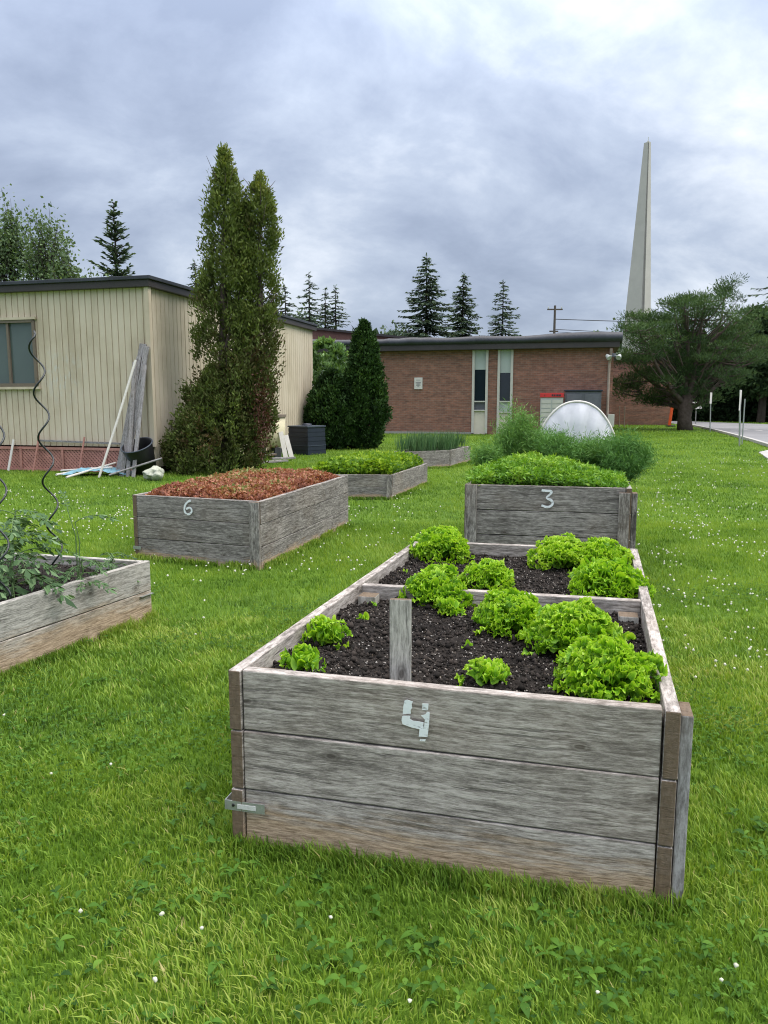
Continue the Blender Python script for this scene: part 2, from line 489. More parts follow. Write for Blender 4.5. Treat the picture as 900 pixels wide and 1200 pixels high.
M['red'] = simple_mat('red_enamel', (0.52, 0.035, 0.035), 0.45, 0.4, var=0.1)
M['orange'] = simple_mat('orange_plastic', (0.75, 0.10, 0.02), 0.5, 0.4, var=0.15)
M['grey_panel'] = simple_mat('grey_panel', (0.115, 0.12, 0.14), 0.6, 0.3, var=0.25, scale=2)
M['lgrey'] = simple_mat('light_grey_doors', (0.42, 0.44, 0.42), 0.5, 0.3, var=0.08)
M['ink'] = simple_mat('dark_ink', (0.03, 0.035, 0.05), 0.6, 0.2)
M['concrete'] = simple_mat('pale_concrete', (0.43, 0.415, 0.395), 0.85, 0.2, var=0.12, scale=0.25, bump=0.1)
M['concrete2'] = simple_mat('stained_concrete', (0.30, 0.295, 0.275), 0.85, 0.2, var=0.16, scale=0.25, bump=0.1)
M['tank'] = simple_mat('cream_tank_plastic', (0.62, 0.56, 0.38), 0.5, 0.3, var=0.08, scale=2)
M['tank_lid'] = simple_mat('brown_tank_lid', (0.20, 0.16, 0.13), 0.6, 0.3)
M['bag'] = simple_mat('white_plastic_sack', (0.40, 0.42, 0.34), 0.4, 0.4, var=0.25, scale=9, bump=0.6)
M['blue_tarp'] = simple_mat('faded_blue_tarp', (0.17, 0.34, 0.42), 0.5, 0.4, var=0.4, scale=8, bump=0.6)
M['pole_wood'] = simple_mat('utility_pole_wood', (0.10, 0.085, 0.075), 0.9, 0.2, var=0.3)
M['cable'] = simple_mat('black_cable', (0.05, 0.05, 0.055), 0.7, 0.2)
M['spiral'] = simple_mat('dark_green_coated_wire', (0.012, 0.017, 0.017), 0.35, 0.5)
M['bark'] = simple_mat('grey_brown_bark', (0.10, 0.08, 0.068), 0.95, 0.1, var=0.45, scale=7, bump=1.0)
M['bark_dark'] = simple_mat('dark_bark', (0.05, 0.042, 0.036), 0.95, 0.1, var=0.4, scale=7, bump=1.0)
M['bark_pale'] = simple_mat('silvery_cedar_bark', (0.26, 0.21, 0.17), 0.95, 0.1, var=0.4, scale=9, bump=1.0)
def glass_mat(name, col, rough):
    m, t = new_mat(name); n = NT(t)
    tc = n.n('ShaderNodeTexCoord')
    f = n.noise(tc.outputs['Object'], 1.2, 3)
    n.out(n.pbsdf(n.mix(f, [c * 0.8 for c in col], [c * 1.2 for c in col]), rough, 0.6))
    return m
M['glass_dark'] = glass_mat('dark_window_glass', (0.012, 0.02, 0.028), 0.08)
M['glass_blind'] = glass_mat('window_with_blind', (0.085, 0.115, 0.108), 0.12)
M['glass_pale'] = glass_mat('pale_green_glass', (0.40, 0.45, 0.42), 0.3)

def cover_mat():
    m, t = new_mat('white_row_cover_fleece'); n = NT(t)
    tc = n.n('ShaderNodeTexCoord')
    f = n.noise(tc.outputs['Object'], 5, 5, 0.6)
    c = n.ramp(f, [(0.3, (0.60, 0.62, 0.66)), (0.7, (0.76, 0.78, 0.82))])
    p = n.pbsdf(c, 0.95, 0.03, 0, f, 0.2, 0.02)
    tr = n.n('ShaderNodeBsdfTranslucent', {'Color': c})
    mx = n.n('ShaderNodeMixShader', {0: 0.3, 1: p, 2: tr.outputs[0]})
    n.out(mx.outputs[0]); return m
M['cover'] = cover_mat()

def soil_mat():
    m, t = new_mat('dark_potting_soil'); n = NT(t)
    g = n.n('ShaderNodeNewGeometry')
    a = n.noise(g.outputs['Position'], 60, 6, 0.75)
    b = n.noise(g.outputs['Position'], 6, 4, 0.6)
    c = n.ramp(n.math('ADD', n.math('MULTIPLY', a, 0.7), n.math('MULTIPLY', b, 0.3)), [(0.36, (0.006, 0.005, 0.0045)), (0.5, (0.018, 0.015, 0.013)), (0.68, (0.055, 0.046, 0.040))])
    vo = n.n('ShaderNodeTexVoronoi', {'Vector': g.outputs['Position'], 'Scale': 85.0})
    r_ = n.n('ShaderNodeSeparateColor', {0: vo.outputs['Color']})
    k = n.math('MULTIPLY', n.math('LESS_THAN', vo.outputs['Distance'], 0.20), n.math('GREATER_THAN', r_.outputs[0], 0.90))
    c = n.mix(n.math('MULTIPLY', k, 0.75), c, (0.34, 0.32, 0.29))
    n.out(n.pbsdf(c, 0.92, 0.15, 0, a, 0.9, 0.012)); return m
M['soil'] = soil_mat()
def attr_mat(name, stops, rough=0.85):
    m, t = new_mat(name); n = NT(t)
    a = n.n('ShaderNodeAttribute', attribute_name='tint')
    n.out(n.pbsdf(n.ramp(a.outputs['Fac'], stops), rough, 0.2)); return m
M['crumb'] = attr_mat('soil_crumbs', [(0.0, (0.006, 0.005, 0.004)), (0.80, (0.04, 0.032, 0.027)), (0.90, (0.10, 0.075, 0.05)), (1.0, (0.42, 0.40, 0.37))])

G = lambda *s: list(s)
M['grass'] = foliage_mat('lawn_grass_blades', G((0.0, (0.034, 0.080, 0.010)), (0.3, (0.094, 0.190, 0.020)), (0.6, (0.178, 0.302, 0.036)), (0.86, (0.285, 0.400, 0.060)), (1.0, (0.44, 0.38, 0.17))), 0.32, 0.5, 0.25)
M['clover'] = foliage_mat('clover_leaves', G((0.0, (0.022, 0.065, 0.010)), (0.5, (0.060, 0.145, 0.016)), (1.0, (0.13, 0.245, 0.030))), 0.25, 0.65, 0.15)
M['flower'] = attr_mat('clover_flower_white', [(0.0, (0.42, 0.44, 0.30)), (1.0, (0.62, 0.62, 0.54))], 0.9)
M['cedar'] = foliage_mat('cedar_sprays', G((0.0, (0.110, 0.075, 0.035)), (0.2, (0.080, 0.080, 0.028)), (0.5, (0.090, 0.122, 0.034)), (0.85, (0.14, 0.19, 0.045)), (1.0, (0.20, 0.23, 0.06))), 0.2, 0.7, 0.15)
M['cedar_dark'] = foliage_mat('dark_cedar_sprays', G((0.0, (0.010, 0.024, 0.008)), (0.5, (0.026, 0.062, 0.015)), (0.85, (0.055, 0.115, 0.025)), (1.0, (0.09, 0.17, 0.04))), 0.15, 0.7, 0.15)
M['pale_leaf'] = foliage_mat('pale_shrub_leaves', G((0.0, (0.06, 0.12, 0.04)), (0.5, (0.13, 0.24, 0.08)), (1.0, (0.24, 0.38, 0.14))), 0.3, 0.5, 0.3)
M['spruce'] = foliage_mat('spruce_needles', G((0.0, (0.042, 0.072, 0.056)), (0.5, (0.085, 0.13, 0.09)), (1.0, (0.16, 0.21, 0.125))), 0.2, 0.7, 0.1)  # needle greens lightened and blued to carry distance haze
M['pine'] = foliage_mat('pine_needles', G((0.0, (0.020, 0.040, 0.020)), (0.5, (0.048, 0.090, 0.036)), (1.0, (0.11, 0.18, 0.06))), 0.22, 0.7, 0.1)
M['maple'] = foliage_mat('broadleaf_crown', G((0.0, (0.05, 0.09, 0.04)), (0.5, (0.11, 0.17, 0.08)), (1.0, (0.21, 0.29, 0.14))), 0.25, 0.6, 0.2)
M['hedge'] = foliage_mat('dark_far_trees', G((0.0, (0.006, 0.014, 0.006)), (0.5, (0.016, 0.034, 0.012)), (1.0, (0.045, 0.085, 0.025))), 0.1, 0.8, 0.1)
M['redcrop'] = foliage_mat('red_leaf_crop', G((0.0, (0.070, 0.030, 0.020)), (0.3, (0.21, 0.080, 0.052)), (0.62, (0.40, 0.165, 0.105)), (0.82, (0.34, 0.22, 0.10)), (1.0, (0.16, 0.22, 0.06))), 0.2, 0.55, 0.25)
M['limecrop'] = foliage_mat('lime_leaf_crop', G((0.0, (0.025, 0.075, 0.012)), (0.45, (0.11, 0.23, 0.02)), (0.75, (0.25, 0.40, 0.025)), (1.0, (0.38, 0.50, 0.05))), 0.3, 0.5, 0.3)
M['parsley'] = foliage_mat('leafy_herb', G((0.0, (0.02, 0.075, 0.010)), (0.5, (0.10, 0.24, 0.02)), (0.8, (0.20, 0.38, 0.03)), (1.0, (0.30, 0.46, 0.06))), 0.3, 0.5, 0.3)
M['dill'] = foliage_mat('feathery_dill', G((0.0, (0.030, 0.085, 0.022)), (0.5, (0.080, 0.20, 0.045)), (1.0, (0.18, 0.33, 0.085))), 0.25, 0.6, 0.2)
M['onion'] = foliage_mat('onion_leaves', G((0.0, (0.03, 0.085, 0.03)), (0.5, (0.075, 0.16, 0.06)), (1.0, (0.17, 0.27, 0.12))), 0.15, 0.5, 0.3)
M['tomato'] = foliage_mat('tomato_leaves', G((0.0, (0.035, 0.075, 0.030)), (0.5, (0.085, 0.165, 0.065)), (1.0, (0.19, 0.29, 0.14))), 0.25, 0.6, 0.2)
M['tomato_stem'] = simple_mat('tomato_stem', (0.10, 0.17, 0.06), 0.7)
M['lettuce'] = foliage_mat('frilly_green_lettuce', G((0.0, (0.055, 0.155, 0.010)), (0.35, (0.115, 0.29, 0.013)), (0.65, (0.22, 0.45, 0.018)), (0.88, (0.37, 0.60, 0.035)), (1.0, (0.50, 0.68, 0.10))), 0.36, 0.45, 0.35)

# ------------------------------------------------------------------ ground, road
def ground_mat():
    m, t = new_mat('lawn_ground'); n = NT(t)
    g = n.n('ShaderNodeNewGeometry')
    a = n.noise(g.outputs['Position'], 0.45, 6, 0.62)
    b = n.noise(g.outputs['Position'], 14, 5, 0.7)
    c_ = n.noise(g.outputs['Position'], 2.3, 5, 0.65)
    f = n.math('ADD', n.math('ADD', n.math('MULTIPLY', a, 0.35), n.math('MULTIPLY', b, 0.35)), n.math('MULTIPLY', c_, 0.3))
    c = n.ramp(f, [(0.36, (0.036, 0.075, 0.009)), (0.5, (0.070, 0.135, 0.013)), (0.64, (0.130, 0.215, 0.024))])
    n.out(n.pbsdf(c, 0.9, 0.1, 0, b, 0.8, 0.04)); return m
M['ground'] = ground_mat()
gx = np.r_[-1500, -300, np.linspace(-60, 60, 61), 300, 1500]; gy = np.r_[-300, np.linspace(-20, 100, 61), 300, 2500]
GX, GY = np.meshgrid(gx, gy)
GV = np.c_[GX.ravel(), GY.ravel(), np.zeros(GX.size)]
nx, ny = len(gx), len(gy)
ii = np.arange(nx * (ny - 1)).reshape(ny - 1, nx)[:, :-1].ravel()
tag(obj_np('ground', GV, np.c_[ii, ii + 1, ii + nx + 1, ii + nx], M['ground'], origin=(0, 0, 0)), kind='structure')

def asphalt_mat(name, col):
    m, t = new_mat(name); n = NT(t)
    g = n.n('ShaderNodeNewGeometry')
    a = n.noise(g.outputs['Position'], 0.5, 5, 0.6); b = n.noise(g.outputs['Position'], 30, 3, 0.7)
    f = n.math('ADD', n.math('MULTIPLY', a, 0.6), n.math('MULTIPLY', b, 0.4))
    n.out(n.pbsdf(n.ramp(f, [(0.35, [c * 0.8 for c in col]), (0.65, [c * 1.2 for c in col])]), 0.85, 0.2, 0, b, 0.3, 0.01)); return m
M['road'] = asphalt_mat('sun_bleached_asphalt', (0.20, 0.20, 0.205))
M['walk'] = asphalt_mat('concrete_pavement', (0.36, 0.35, 0.33))
def flat_poly(name, pts, z, mat, thick=0.05):
    mb = MB(); mb.prism([Vector((p[0], p[1], z - thick)) for p in pts], (0, 0, thick))
    return tag(mb.build(name, mat, origin=(0, 0, 0)), kind='structure')
near = [at_z(x, y) for x, y in ((757, 494.0), (785, 496.2), (806, 498.6), (822, 502), (842, 507), (862, 512.5), (882, 518.5), (902, 525), (940, 537), (1010, 562))]
far = [at_z(x, y) for x, y in ((1500, 505), (1150, 501), (1000, 499.5), (905, 497.5), (820, 494.3), (780, 492.2), (752, 491.2))]
flat_poly('road', [(p.x, p.y) for p in near + far], 0.012, M['road'])
# kerb along the near edge of the road
kb = MB()
for a, b in zip(near[2:-1], near[3:]):
    d = (b - a).normalized(); nrm = Vector((d.y, -d.x, 0)); nrm = nrm if nrm.y < 0 else -nrm
    kb.prism([a + Vector((0, 0, -0.03)), b + Vector((0, 0, -0.03)), b + nrm * 0.14 + Vector((0, 0, -0.03)), a + nrm * 0.14 + Vector((0, 0, -0.03))], (0, 0, 0.13))
tag(kb.build('kerb', M['walk'], origin=(0, 0, 0)), kind='structure')
pp = [at_z(x, y) for x, y in ((889, 531), (900, 528.5), (960, 541), (960, 556), (902, 540))]
flat_poly('pavement', [(p.x, p.y) for p in pp], 0.03, M['walk'])
gl = MB()
ln = [at_z(x, y) for x, y in ((868, 503), (1000, 514))]
for k in range(6):
    a = ln[0].lerp(ln[1], k / 6); b = ln[0].lerp(ln[1], (k + 0.45) / 6)
    d = (b - a).normalized(); nn = Vector((-d.y, d.x, 0)) * 0.06
    gl.prism([a - nn + Vector((0, 0, 0.013)), b - nn + Vector((0, 0, 0.013)), b + nn + Vector((0, 0, 0.013)), a + nn + Vector((0, 0, 0.013))], (0, 0, 0.003))
tag(gl.build('road_marking', M['white'], origin=(0, 0, 0)), kind='structure')

# ------------------------------------------------------------------ beige building
def corr_wall(p0, p1, z0, z1, pitch, nrm, depth=0.018, gap=0.022, holes=()):
    """ribbed siding from p0 to p1; holes: (s0,s1,za,zb) left open"""
    L = (p1 - p0).length; d = (p1 - p0) / L
    prof = [0.0]; off = [0.0]; s_ = 0.0
    while s_ < L - pitch:
        a = s_ + pitch - gap
        prof += [a, a + 0.004, s_ + pitch - 0.004, s_ + pitch]; off += [0, -depth, -depth, 0]; s_ += pitch
    prof.append(L); off.append(0)
    mb = MB()
    for i in range(len(prof) - 1):
        a = p0 + d * prof[i] + nrm * off[i]; b = p0 + d * prof[i + 1] + nrm * off[i + 1]
        sm = (prof[i] + prof[i + 1]) / 2
        spans = [(z0, z1)]
        for h in holes:
            if h[0] < sm < h[1]: spans = [(z0, h[2]), (h[3], z1)]
        for za, zb in spans:
            mb.add([Vector((a.x, a.y, za)), Vector((b.x, b.y, za)), Vector((b.x, b.y, zb)), Vector((a.x, a.y, zb))], [(0, 1, 2, 3)])
    return mb
BH = 3.60
c0 = at_z(163, 553); c0 = Vector((at_y(178, 472, 14.5).x, 14.5, 0))
bld = thing('site_building', 'low beige building with ribbed siding, dark flat roof edge and red lattice skirting', 'building', c0)
FL = 9.0; SLn = 8.9
cl = c0 - U * FL; cr_ = c0 + VV * SLn; bk = cl + VV * SLn
n_front = -VV; n_side = U
wz0 = 0.50
# window hole in front (s measured from the left end)
def front_s(x, y=420):
    p = on_plane(x, y, c0, VV); return (p - cl).dot(U), p.z
s1, zt = front_s(39.5, 376); _, zb = front_s(39.5, 451); s0 = s1 - 1.35
corr_wall(cl, c0, wz0, BH - 0.12, 0.135, n_front, holes=[(s0, s1, zb, zt)]).build('front_wall', M['siding'], bld)
corr_wall(c0, cr_, 0.12, BH - 0.12, 0.150, n_side).build('side_wall', M['siding'], bld)
mb = MB(); mb.box((c0 + U * 0.012 - VV * 0.012) + Vector((0, 0, (wz0 + BH) / 2 - 0.06)), (0.09, 0.09, BH - wz0 - 0.14), Matrix.Rotation(-YAW, 3, 'Z')); mb.build('corner_trim', M['siding'], bld)
inn = MB(); cc = (cl + cr_) / 2
inn.prism([cl + VV * .05 + U * .05, c0 + VV * .05 - U * .05, cr_ - U * .05, bk + U * .05], (0, 0, BH - 0.2)); 
for i in range(len(inn.v)): inn.v[i] = (inn.v[i][0], inn.v[i][1], inn.v[i][2] + 0.0)
# dark interior core, held back from the walls, so nothing shows through the window
core = MB(); core.prism([cl + VV * .30 + U * .3, c0 + VV * .30 - U * .3, cr_ - U * .3, bk + U * .3], (0, 0, BH - 0.2)); core.build('inner_core', M['black'], bld)
rf = MB()
def slab(mb, a, b, c, d, z0, z1):
    mb.prism([Vector((p.x, p.y, z0)) for p in (a, b, c, d)], (0, 0, z1 - z0))
o_ = 0.10
slab(rf, cl - U * o_ - VV * o_, c0 + U * o_ - VV * o_, cr_ + U * o_ + VV * o_, bk - U * o_ + VV * o_, BH - 0.18, BH - 0.05)
rfo = rf.build('roof', M['fascia'], bld, bevel=0.01)
rf = MB(); o_ = 0.14
slab(rf, cl - U * o_ - VV * o_, c0 + U * o_ - VV * o_, cr_ + U * o_ + VV * o_, bk - U * o_ + VV * o_, BH - 0.052, BH + 0.015)
rf.build('roof_edge', M['tarp_roof'], rfo, bevel=0.01)
def fpt(s, z, out_=0.0): return cl + U * s - VV * out_ + Vector((0, 0, z))
wf = MB()
for a, b in (((s0, zt), (s1, zt)), ((s0, zb), (s1, zb)), ((s0, zb), (s0, zt)), ((s1, zb), (s1, zt))):
    wf.bar(fpt(a[0], a[1], 0.01), fpt(b[0], b[1], 0.01), 0.06, 0.06, -VV)
wfo = wf.build('window', M['frame_b'], bld)
sm_ = s1 - 0.60
mm = MB(); mm.bar(fpt(sm_, zb + .03, 0.0), fpt(sm_, zt - .03, 0.0), 0.05, 0.04, -VV); mm.build('window_mullion', M['frame_b'], wfo)
g_ = MB(); g_.box(fpt((s0 + s1) / 2, (zb + zt) / 2, -0.03), (s1 - s0, 0.01, zt - zb), Matrix.Rotation(-YAW, 3, 'Z')); g_.build('pane', M['glass_blind'], wfo)
MB().bar(fpt(s0 - .05, zt + 0.05, .03), fpt(s1 + .07, zt + .05, .03), 0.05, 0.05, -VV).build('window_trim', M['siding'], wfo); tr = MB(); tr.bar(fpt(s0 - .05, zb - .06, .03), fpt(s1 + .07, zb - .06, .03), 0.05, 0.06, -VV); tr.build('window_trim', M['siding'], wfo)
# brick footing and lattice skirting
ft = MB(); slab(ft, cl + VV * .12, c0 + VV * .12 - U * .12, c0 + VV * 8 - U * .12, cl + VV * 8, 0, wz0 - 0.01); ft.build('brick_footing', M['brick_red'], bld)
lat = MB(); Ls = FL - 0.35; hh = 0.42; st = 0.075
k = -int(hh / st) - 1
while k * st < Ls:
    for sg, off in ((1, 0.030), (-1, 0.042)):
        a_s, b_s = k * st, k * st + hh
        za, zb2 = (0.02, 0.02 + hh) if sg > 0 else (0.02 + hh, 0.02)
        t0 = max(0, (0 - a_s) / hh); t1 = min(1, (Ls - a_s) / hh)
        if t1 > t0:
            A = fpt(a_s + hh * t0, za + (zb2 - za) * t0, off); B = fpt(a_s + hh * t1, za + (zb2 - za) * t1, off)
            lat.bar(A, B, 0.034, 0.008, -VV)
    k += 1
lat.bar(fpt(0, 0.45, .055), fpt(Ls, 0.45, .055), 0.05, 0.015, -VV); lat.bar(fpt(0, 0.03, .055), fpt(Ls, 0.03, .055), 0.04, 0.015, -VV)
for s_ in np.arange(0.4, Ls, 0.95): lat.bar(fpt(s_, 0.02, .068), fpt(s_, 0.46, .068), 0.045, 0.012, -VV)
lat.build('lattice_skirting', M['lattice'], bld)

# white stakes leaning against the skirting
def leaning(name, xb, yb, xt, yt, wd, th, mat, label, cat, group=None, off=0.10, tiltoff=0.08):
    b = on_plane(xb, yb, c0 - VV * off, VV); b.z = 0.0
    t_ = on_plane(xt, yt, c0 - VV * (off - tiltoff), VV)
    mb = MB(); mb.bar(b, t_, wd, th, -VV)
    return tag(mb.build(name, mat, origin=b, bevel=0.003), label, cat, group)
leaning('garden_stake', 10, 557, 16, 515, 0.045, 0.02, M['white'], 'white stake leaning on the lattice at the far left', 'stake', 'stakes against the lattice skirting', 0.22, 0.12)
leaning('garden_stake', 39, 556, 46, 510, 0.035, 0.02, M['lattice'], 'faded pinkish stake against the lattice below the window edge', 'stake', 'stakes against the lattice skirting', 0.20, 0.10)
leaning('garden_stake', 92, 548, 99, 512, 0.03, 0.02, M['lattice'], 'short faded stake against the lattice, between the window and the planks', 'stake', 'stakes against the lattice skirting', 0.20, 0.10)
# rail on the wall foot
mb = MB(); mb.bar(fpt(front_s(40)[0], 0.60, .05), fpt(front_s(142)[0], 0.56, .05), 0.035, 0.03, -VV)
mb.build('foot_rail', M['plank'], bld)

# leaning planks
PG = 'grey planks leaning on the beige wall'
planks = [(139, 560, 168, 403, 0.14, 'tallest grey plank leaning on the beige wall near the corner'),
          (147, 559, 172, 406, 0.10, 'grey plank just right of the tallest one by the wall corner'),
          (143, 561, 163, 418, 0.09, 'middle grey plank leaning in front of the tallest plank'),
          (150, 560, 158, 424, 0.08, 'shorter grey plank standing almost upright against the wall'),
          (156, 556, 170, 428, 0.07, 'narrow grey plank nearest the black tub')]
for i, (xb, yb, xt, yt, wd, lab) in enumerate(planks):
    b = on_plane(xb, yb, c0 - VV * (0.55 + 0.05 * i), VV); b.z = 0
    t_ = on_plane(xt, yt, c0 - VV * (0.06 + 0.045 * i), VV)
    L = (t_ - b).length
    mb = MB(); mb.box((L / 2, 0, 0), (L, 0.03, wd))
    o = mb.build('leaning_plank', M['plank'], origin=(0, 0, 0), bevel=0.004)
    d = (t_ - b).normalized(); a = d.cross(-VV).normalized(); bb = a.cross(d)
    o.matrix_world = Matrix.Translation(b) @ Matrix((d, -bb, a)).transposed().to_4x4()
    tag(o, lab, 'plank', PG)
b = on_plane(116, 561, c0 - VV * 0.95, VV); b.z = 0.0; t_ = on_plane(159, 422, c0 - VV * 0.35, VV)
mb = MB(); mb.tube([b, b.lerp(t_, .5) + Vector((0.01, 0, 0)), t_], 0.022, 8)
tag(mb.build('long_pole', M['white'], origin=b), 'long pale pole leaning in front of the grey planks', 'pole')
# tub, sack, tarp, poles on the ground
tp = at_z(171, 557); tp = Vector((tp.x, 14.15, 0))
tub = MB(); Mt = Matrix.Rotation(R(-10), 3, 'Y') @ Matrix.Rotation(R(24), 3, 'X')
tub.lathe(tp + Vector((0, 0.05, 0.10)), [(0.0, 0.0), (0.20, 0.0), (0.245, 0.30), (0.28, 0.52), (0.275, 0.53), (0.262, 0.52), (0.23, 0.28), (0.19, 0.03), (0, 0.03)], 32, Mt)
tb = tub.build('black_tub', M['black'], smooth=True); tag(tb, 'black plastic tub tipped towards the viewer beside the leaning planks', 'tub')
rim = MB(); rim.tube([tp + Vector((0, 0.05, 0.10)) + Mt @ Vector((0.283 * math.cos(t), 0.283 * math.sin(t), 0.52)) for t in np.linspace(0, 2 * math.pi, 33)], 0.013, 8, False); rim.build('tub_rim', M['navy_lid'], tb, smooth=True)
sk = at_z(182, 563); 
nphi, nth = 28, 16; V_ = []; F_ = []
for i in range(nth + 1):
    th = math.pi * i / nth
    for j in range(nphi):
        ph = 2 * math.pi * j / nphi
        z = -math.cos(th); r_ = math.sin(th) * (1.0 - 0.15 * max(0, z)) 
        q = 1.0 + 0.55 * (mnoise.noise(Vector((math.cos(ph) * 1.6, math.sin(ph) * 1.6, z * 1.8))) ) + .10 * math.sin(9 * ph - 4 * z + 1)
        V_.append((sk.x + 0.18 * r_ * q * math.cos(ph), sk.y + 0.15 * r_ * q * math.sin(ph), 0.115 + 0.12 * z + 0.05 * mnoise.noise(Vector((math.cos(ph) * 2, math.sin(ph) * 2, z * 2 + 7))) * math.sin(th) + (0.02 if i > nth - 2 else 0)))
for i in range(nth):
    for j in range(nphi):
        F_.append((i * nphi + j, i * nphi + (j + 1) % nphi, (i + 1) * nphi + (j + 1) % nphi, (i + 1) * nphi + j))
tag(obj_np('plastic_sack', V_, np.array(F_), M['bag'], smooth=True), 'lumpy dirty white plastic sack on the grass by the black tub', 'sack')
tq = at_z(118, 557); nn_ = 26
TX, TY = np.meshgrid(np.linspace(-0.62, 0.62, 40), np.linspace(-0.28, 0.28, 20))
TZ = 0.03 + 0.16 * fbm(np.c_[TX.ravel() * 7, TY.ravel() * 9], 4, 3) * np.clip(1.3 - (TX.ravel() / .62) ** 2 - (TY.ravel() / .28) ** 2 * .5, 0.05, 1)
ii = np.arange(40 * 19).reshape(19, 40)[:, :-1].ravel()
tag(obj_np('crumpled_tarp', np.c_[TX.ravel() + tq.x, TY.ravel() + tq.y, TZ], np.c_[ii, ii + 1, ii + 41, ii + 40], M['blue_tarp'], smooth=True), 'crumpled faded blue tarp lying at the foot of the wall', 'tarp')
for i, (xa, ya, xb, yb, z_) in enumerate(((66, 557, 128, 549, .10), (72, 552, 132, 556, .16), (78, 560, 138, 552, .2))):
    a = at_z(xa, ya + 2); b = at_z(xb, yb + 2)
    a.z = 0.04; b.z = z_
    mb = MB(); mb.tube([a, b], 0.02, 8)
    tag(mb.build('fallen_pole', M['white']), ['pale pole lying lowest across the blue tarp', 'pale pole lying flattest behind the blue tarp', 'pale pole with one end propped highest on the blue tarp'][i], 'pole', 'pale poles dumped on the tarp')
a = at_z(128, 560); a.z = .05; b = Vector((at_y(190, 537, 13.9).x, 13.9, at_y(190, 537, 13.9).z))
mb = MB(); mb.tube([a, b], 0.018, 8); tag(mb.build('leaning_pole', M['plank']), 'thin grey pole slanting across the front of the black tub', 'pole')

# ------------------------------------------------------------------ brick building
P0 = Vector((0, 33.7, 0))
def bs(x, base=P0, y=472):
    p = on_plane(x, y, base, VV); return (p - base).dot(U)
sR = bs(717); sL = -22.0
BZ = 3.95
bb = thing('brick_building', 'long low brown brick building with dark flat roof and two tall narrow windows', 'building', P0 + U * sR)
def bp(s, z=0.0, o=0.0): return P0 + U * s - VV * o + Vector((0, 0, z))
w1 = (bs(553), bs(571.5)); w2 = (bs(582.5), bs(600.5))
wl = MB()
def seg(a, b, z0=0, z1=BZ - 0.45):
    wl.prism([bp(a, z0), bp(b, z0), bp(b, z0, -0.3), bp(a, z0, -0.3)], (0, 0, z1 - z0))
wp = (bs(357), bs(377))
for a, b in ((sL, w1[0]), (w1[1], w2[0]), (w2[1], sR)): seg(a, b)
wl.prism([bp(sL, 0, -.3), bp(sR, 0, -.3), bp(sR, 0, -14), bp(sL, 0, -14)], (0, 0, BZ - .45))
wl.build('wall', M['brick'], bb)
# fascia and roof
ra = MB(); ra.prism([bp(sL - .3, BZ - .45, .32), bp(sR + .2, BZ - .45, .32), bp(sR + .2, BZ - .45, -14.2), bp(sL - .3, BZ - .45, -14.2)], (0, 0, 0.26))
rfo = ra.build('roof', M['fascia'], bb, bevel=0.02)
xs = np.linspace(sL - .4, sR + .3, 140); Vn = []; 
hb = 0.30 + 0.10 * (fbm(np.c_[xs * 0.35, xs * 0], 4, 5) - .5) * 2 + 0.03 * (vnoise(np.c_[xs * 3, xs * 0], 8) - .5)
ob = 0.36 + 0.06 * fbm(np.c_[xs * .8, xs * 0], 3, 9)
for x_, h_, q_ in zip(xs, hb, ob):
    Vn += [tuple(bp(x_, BZ - .21, q_ - .02)), tuple(bp(x_, BZ - .21 + h_ * .5, q_ + .03)), tuple(bp(x_, BZ - .19 + h_, q_ - .08)), tuple(bp(x_, BZ - .19 + h_, -14.3)), tuple(bp(x_, BZ - .21, -14.3))]
Fn = []
for i in range(len(xs) - 1):
    for k in range(5):
        Fn.append((i * 5 + k, (i + 1) * 5 + k, (i + 1) * 5 + (k + 1) % 5, i * 5 + (k + 1) % 5))
obj_np('roof_membrane', Vn, np.array(Fn), M['tarp_roof'], rfo)
zz = lambda y, x=575: on_plane(x, y, P0, VV).z
def tall_window(a, b, yb, ys, ye, blindy, pane_low):
    f = MB(); zt = BZ - .45
    for s in (a + .05, b - .05): f.bar(bp(s, 0.05, .03), bp(s, zt - .01, .03), 0.10, 0.08, -VV)
    for y in (ys, ye): f.bar(bp(a + .1, zz(y), .03), bp(b - .1, zz(y), .03), 0.05, 0.06, -VV)
    fo = f.build('window', M['frame_w'], bb)
    q = lambda nm, y0, y1, mat, o: (MB().prism([bp(a + .09, zz(y0), o), bp(b - .09, zz(y0), o), bp(b - .09, zz(y0), o - .03), bp(a + .09, zz(y0), o - .03)], (0, 0, zz(y1) - zz(y0)))).build(nm, mat, fo)
    q('pane', ys, 412.5 if False else 410, M['glass_dark'], -0.05)
    q('blind', blindy, 409.5, M['glass_pale'], -0.035)
    q('lower_pane', ye, ys, M['grey_panel'] if pane_low else M['glass_pale'], -0.03)
    q('lower_panel', 509, ye, M['cream'], -0.01)
tall_window(w1[0], w1[1], 0, 470.5, 481, 433, True)
tall_window(w2[0], w2[1], 0, 470.5, 483, 437, False)
# pale window at the left end
f = MB(); pw = (bs(352), bs(404)); zt = BZ - .5; zb_ = zz(452)
for s in (pw[0], (pw[0] + pw[1]) / 2, pw[1]): f.bar(bp(s, zb_, .05), bp(s, zt, .05), .09, .08, -VV)
for z in (zb_, zt): f.bar(bp(pw[0], z, .05), bp(pw[1], z, .05), .09, .08, -VV)
fo = f.build('window', M['frame_w'], bb)
MB().prism([bp(pw[0], zb_, .03), bp(pw[1], zb_, .03), bp(pw[1], zb_, .01), bp(pw[0], zb_, .01)], (0, 0, zt - zb_)).build('pane', M['glass_pale'], fo)
# foundation strip of concrete
MB().prism([bp(sL, 0, .03), bp(w1[0] - .01, 0, .03), bp(w1[0] - .01, 0, .003), bp(sL, 0, .003)], (0, 0, .10)).build('concrete_base', M['concrete2'], bb)
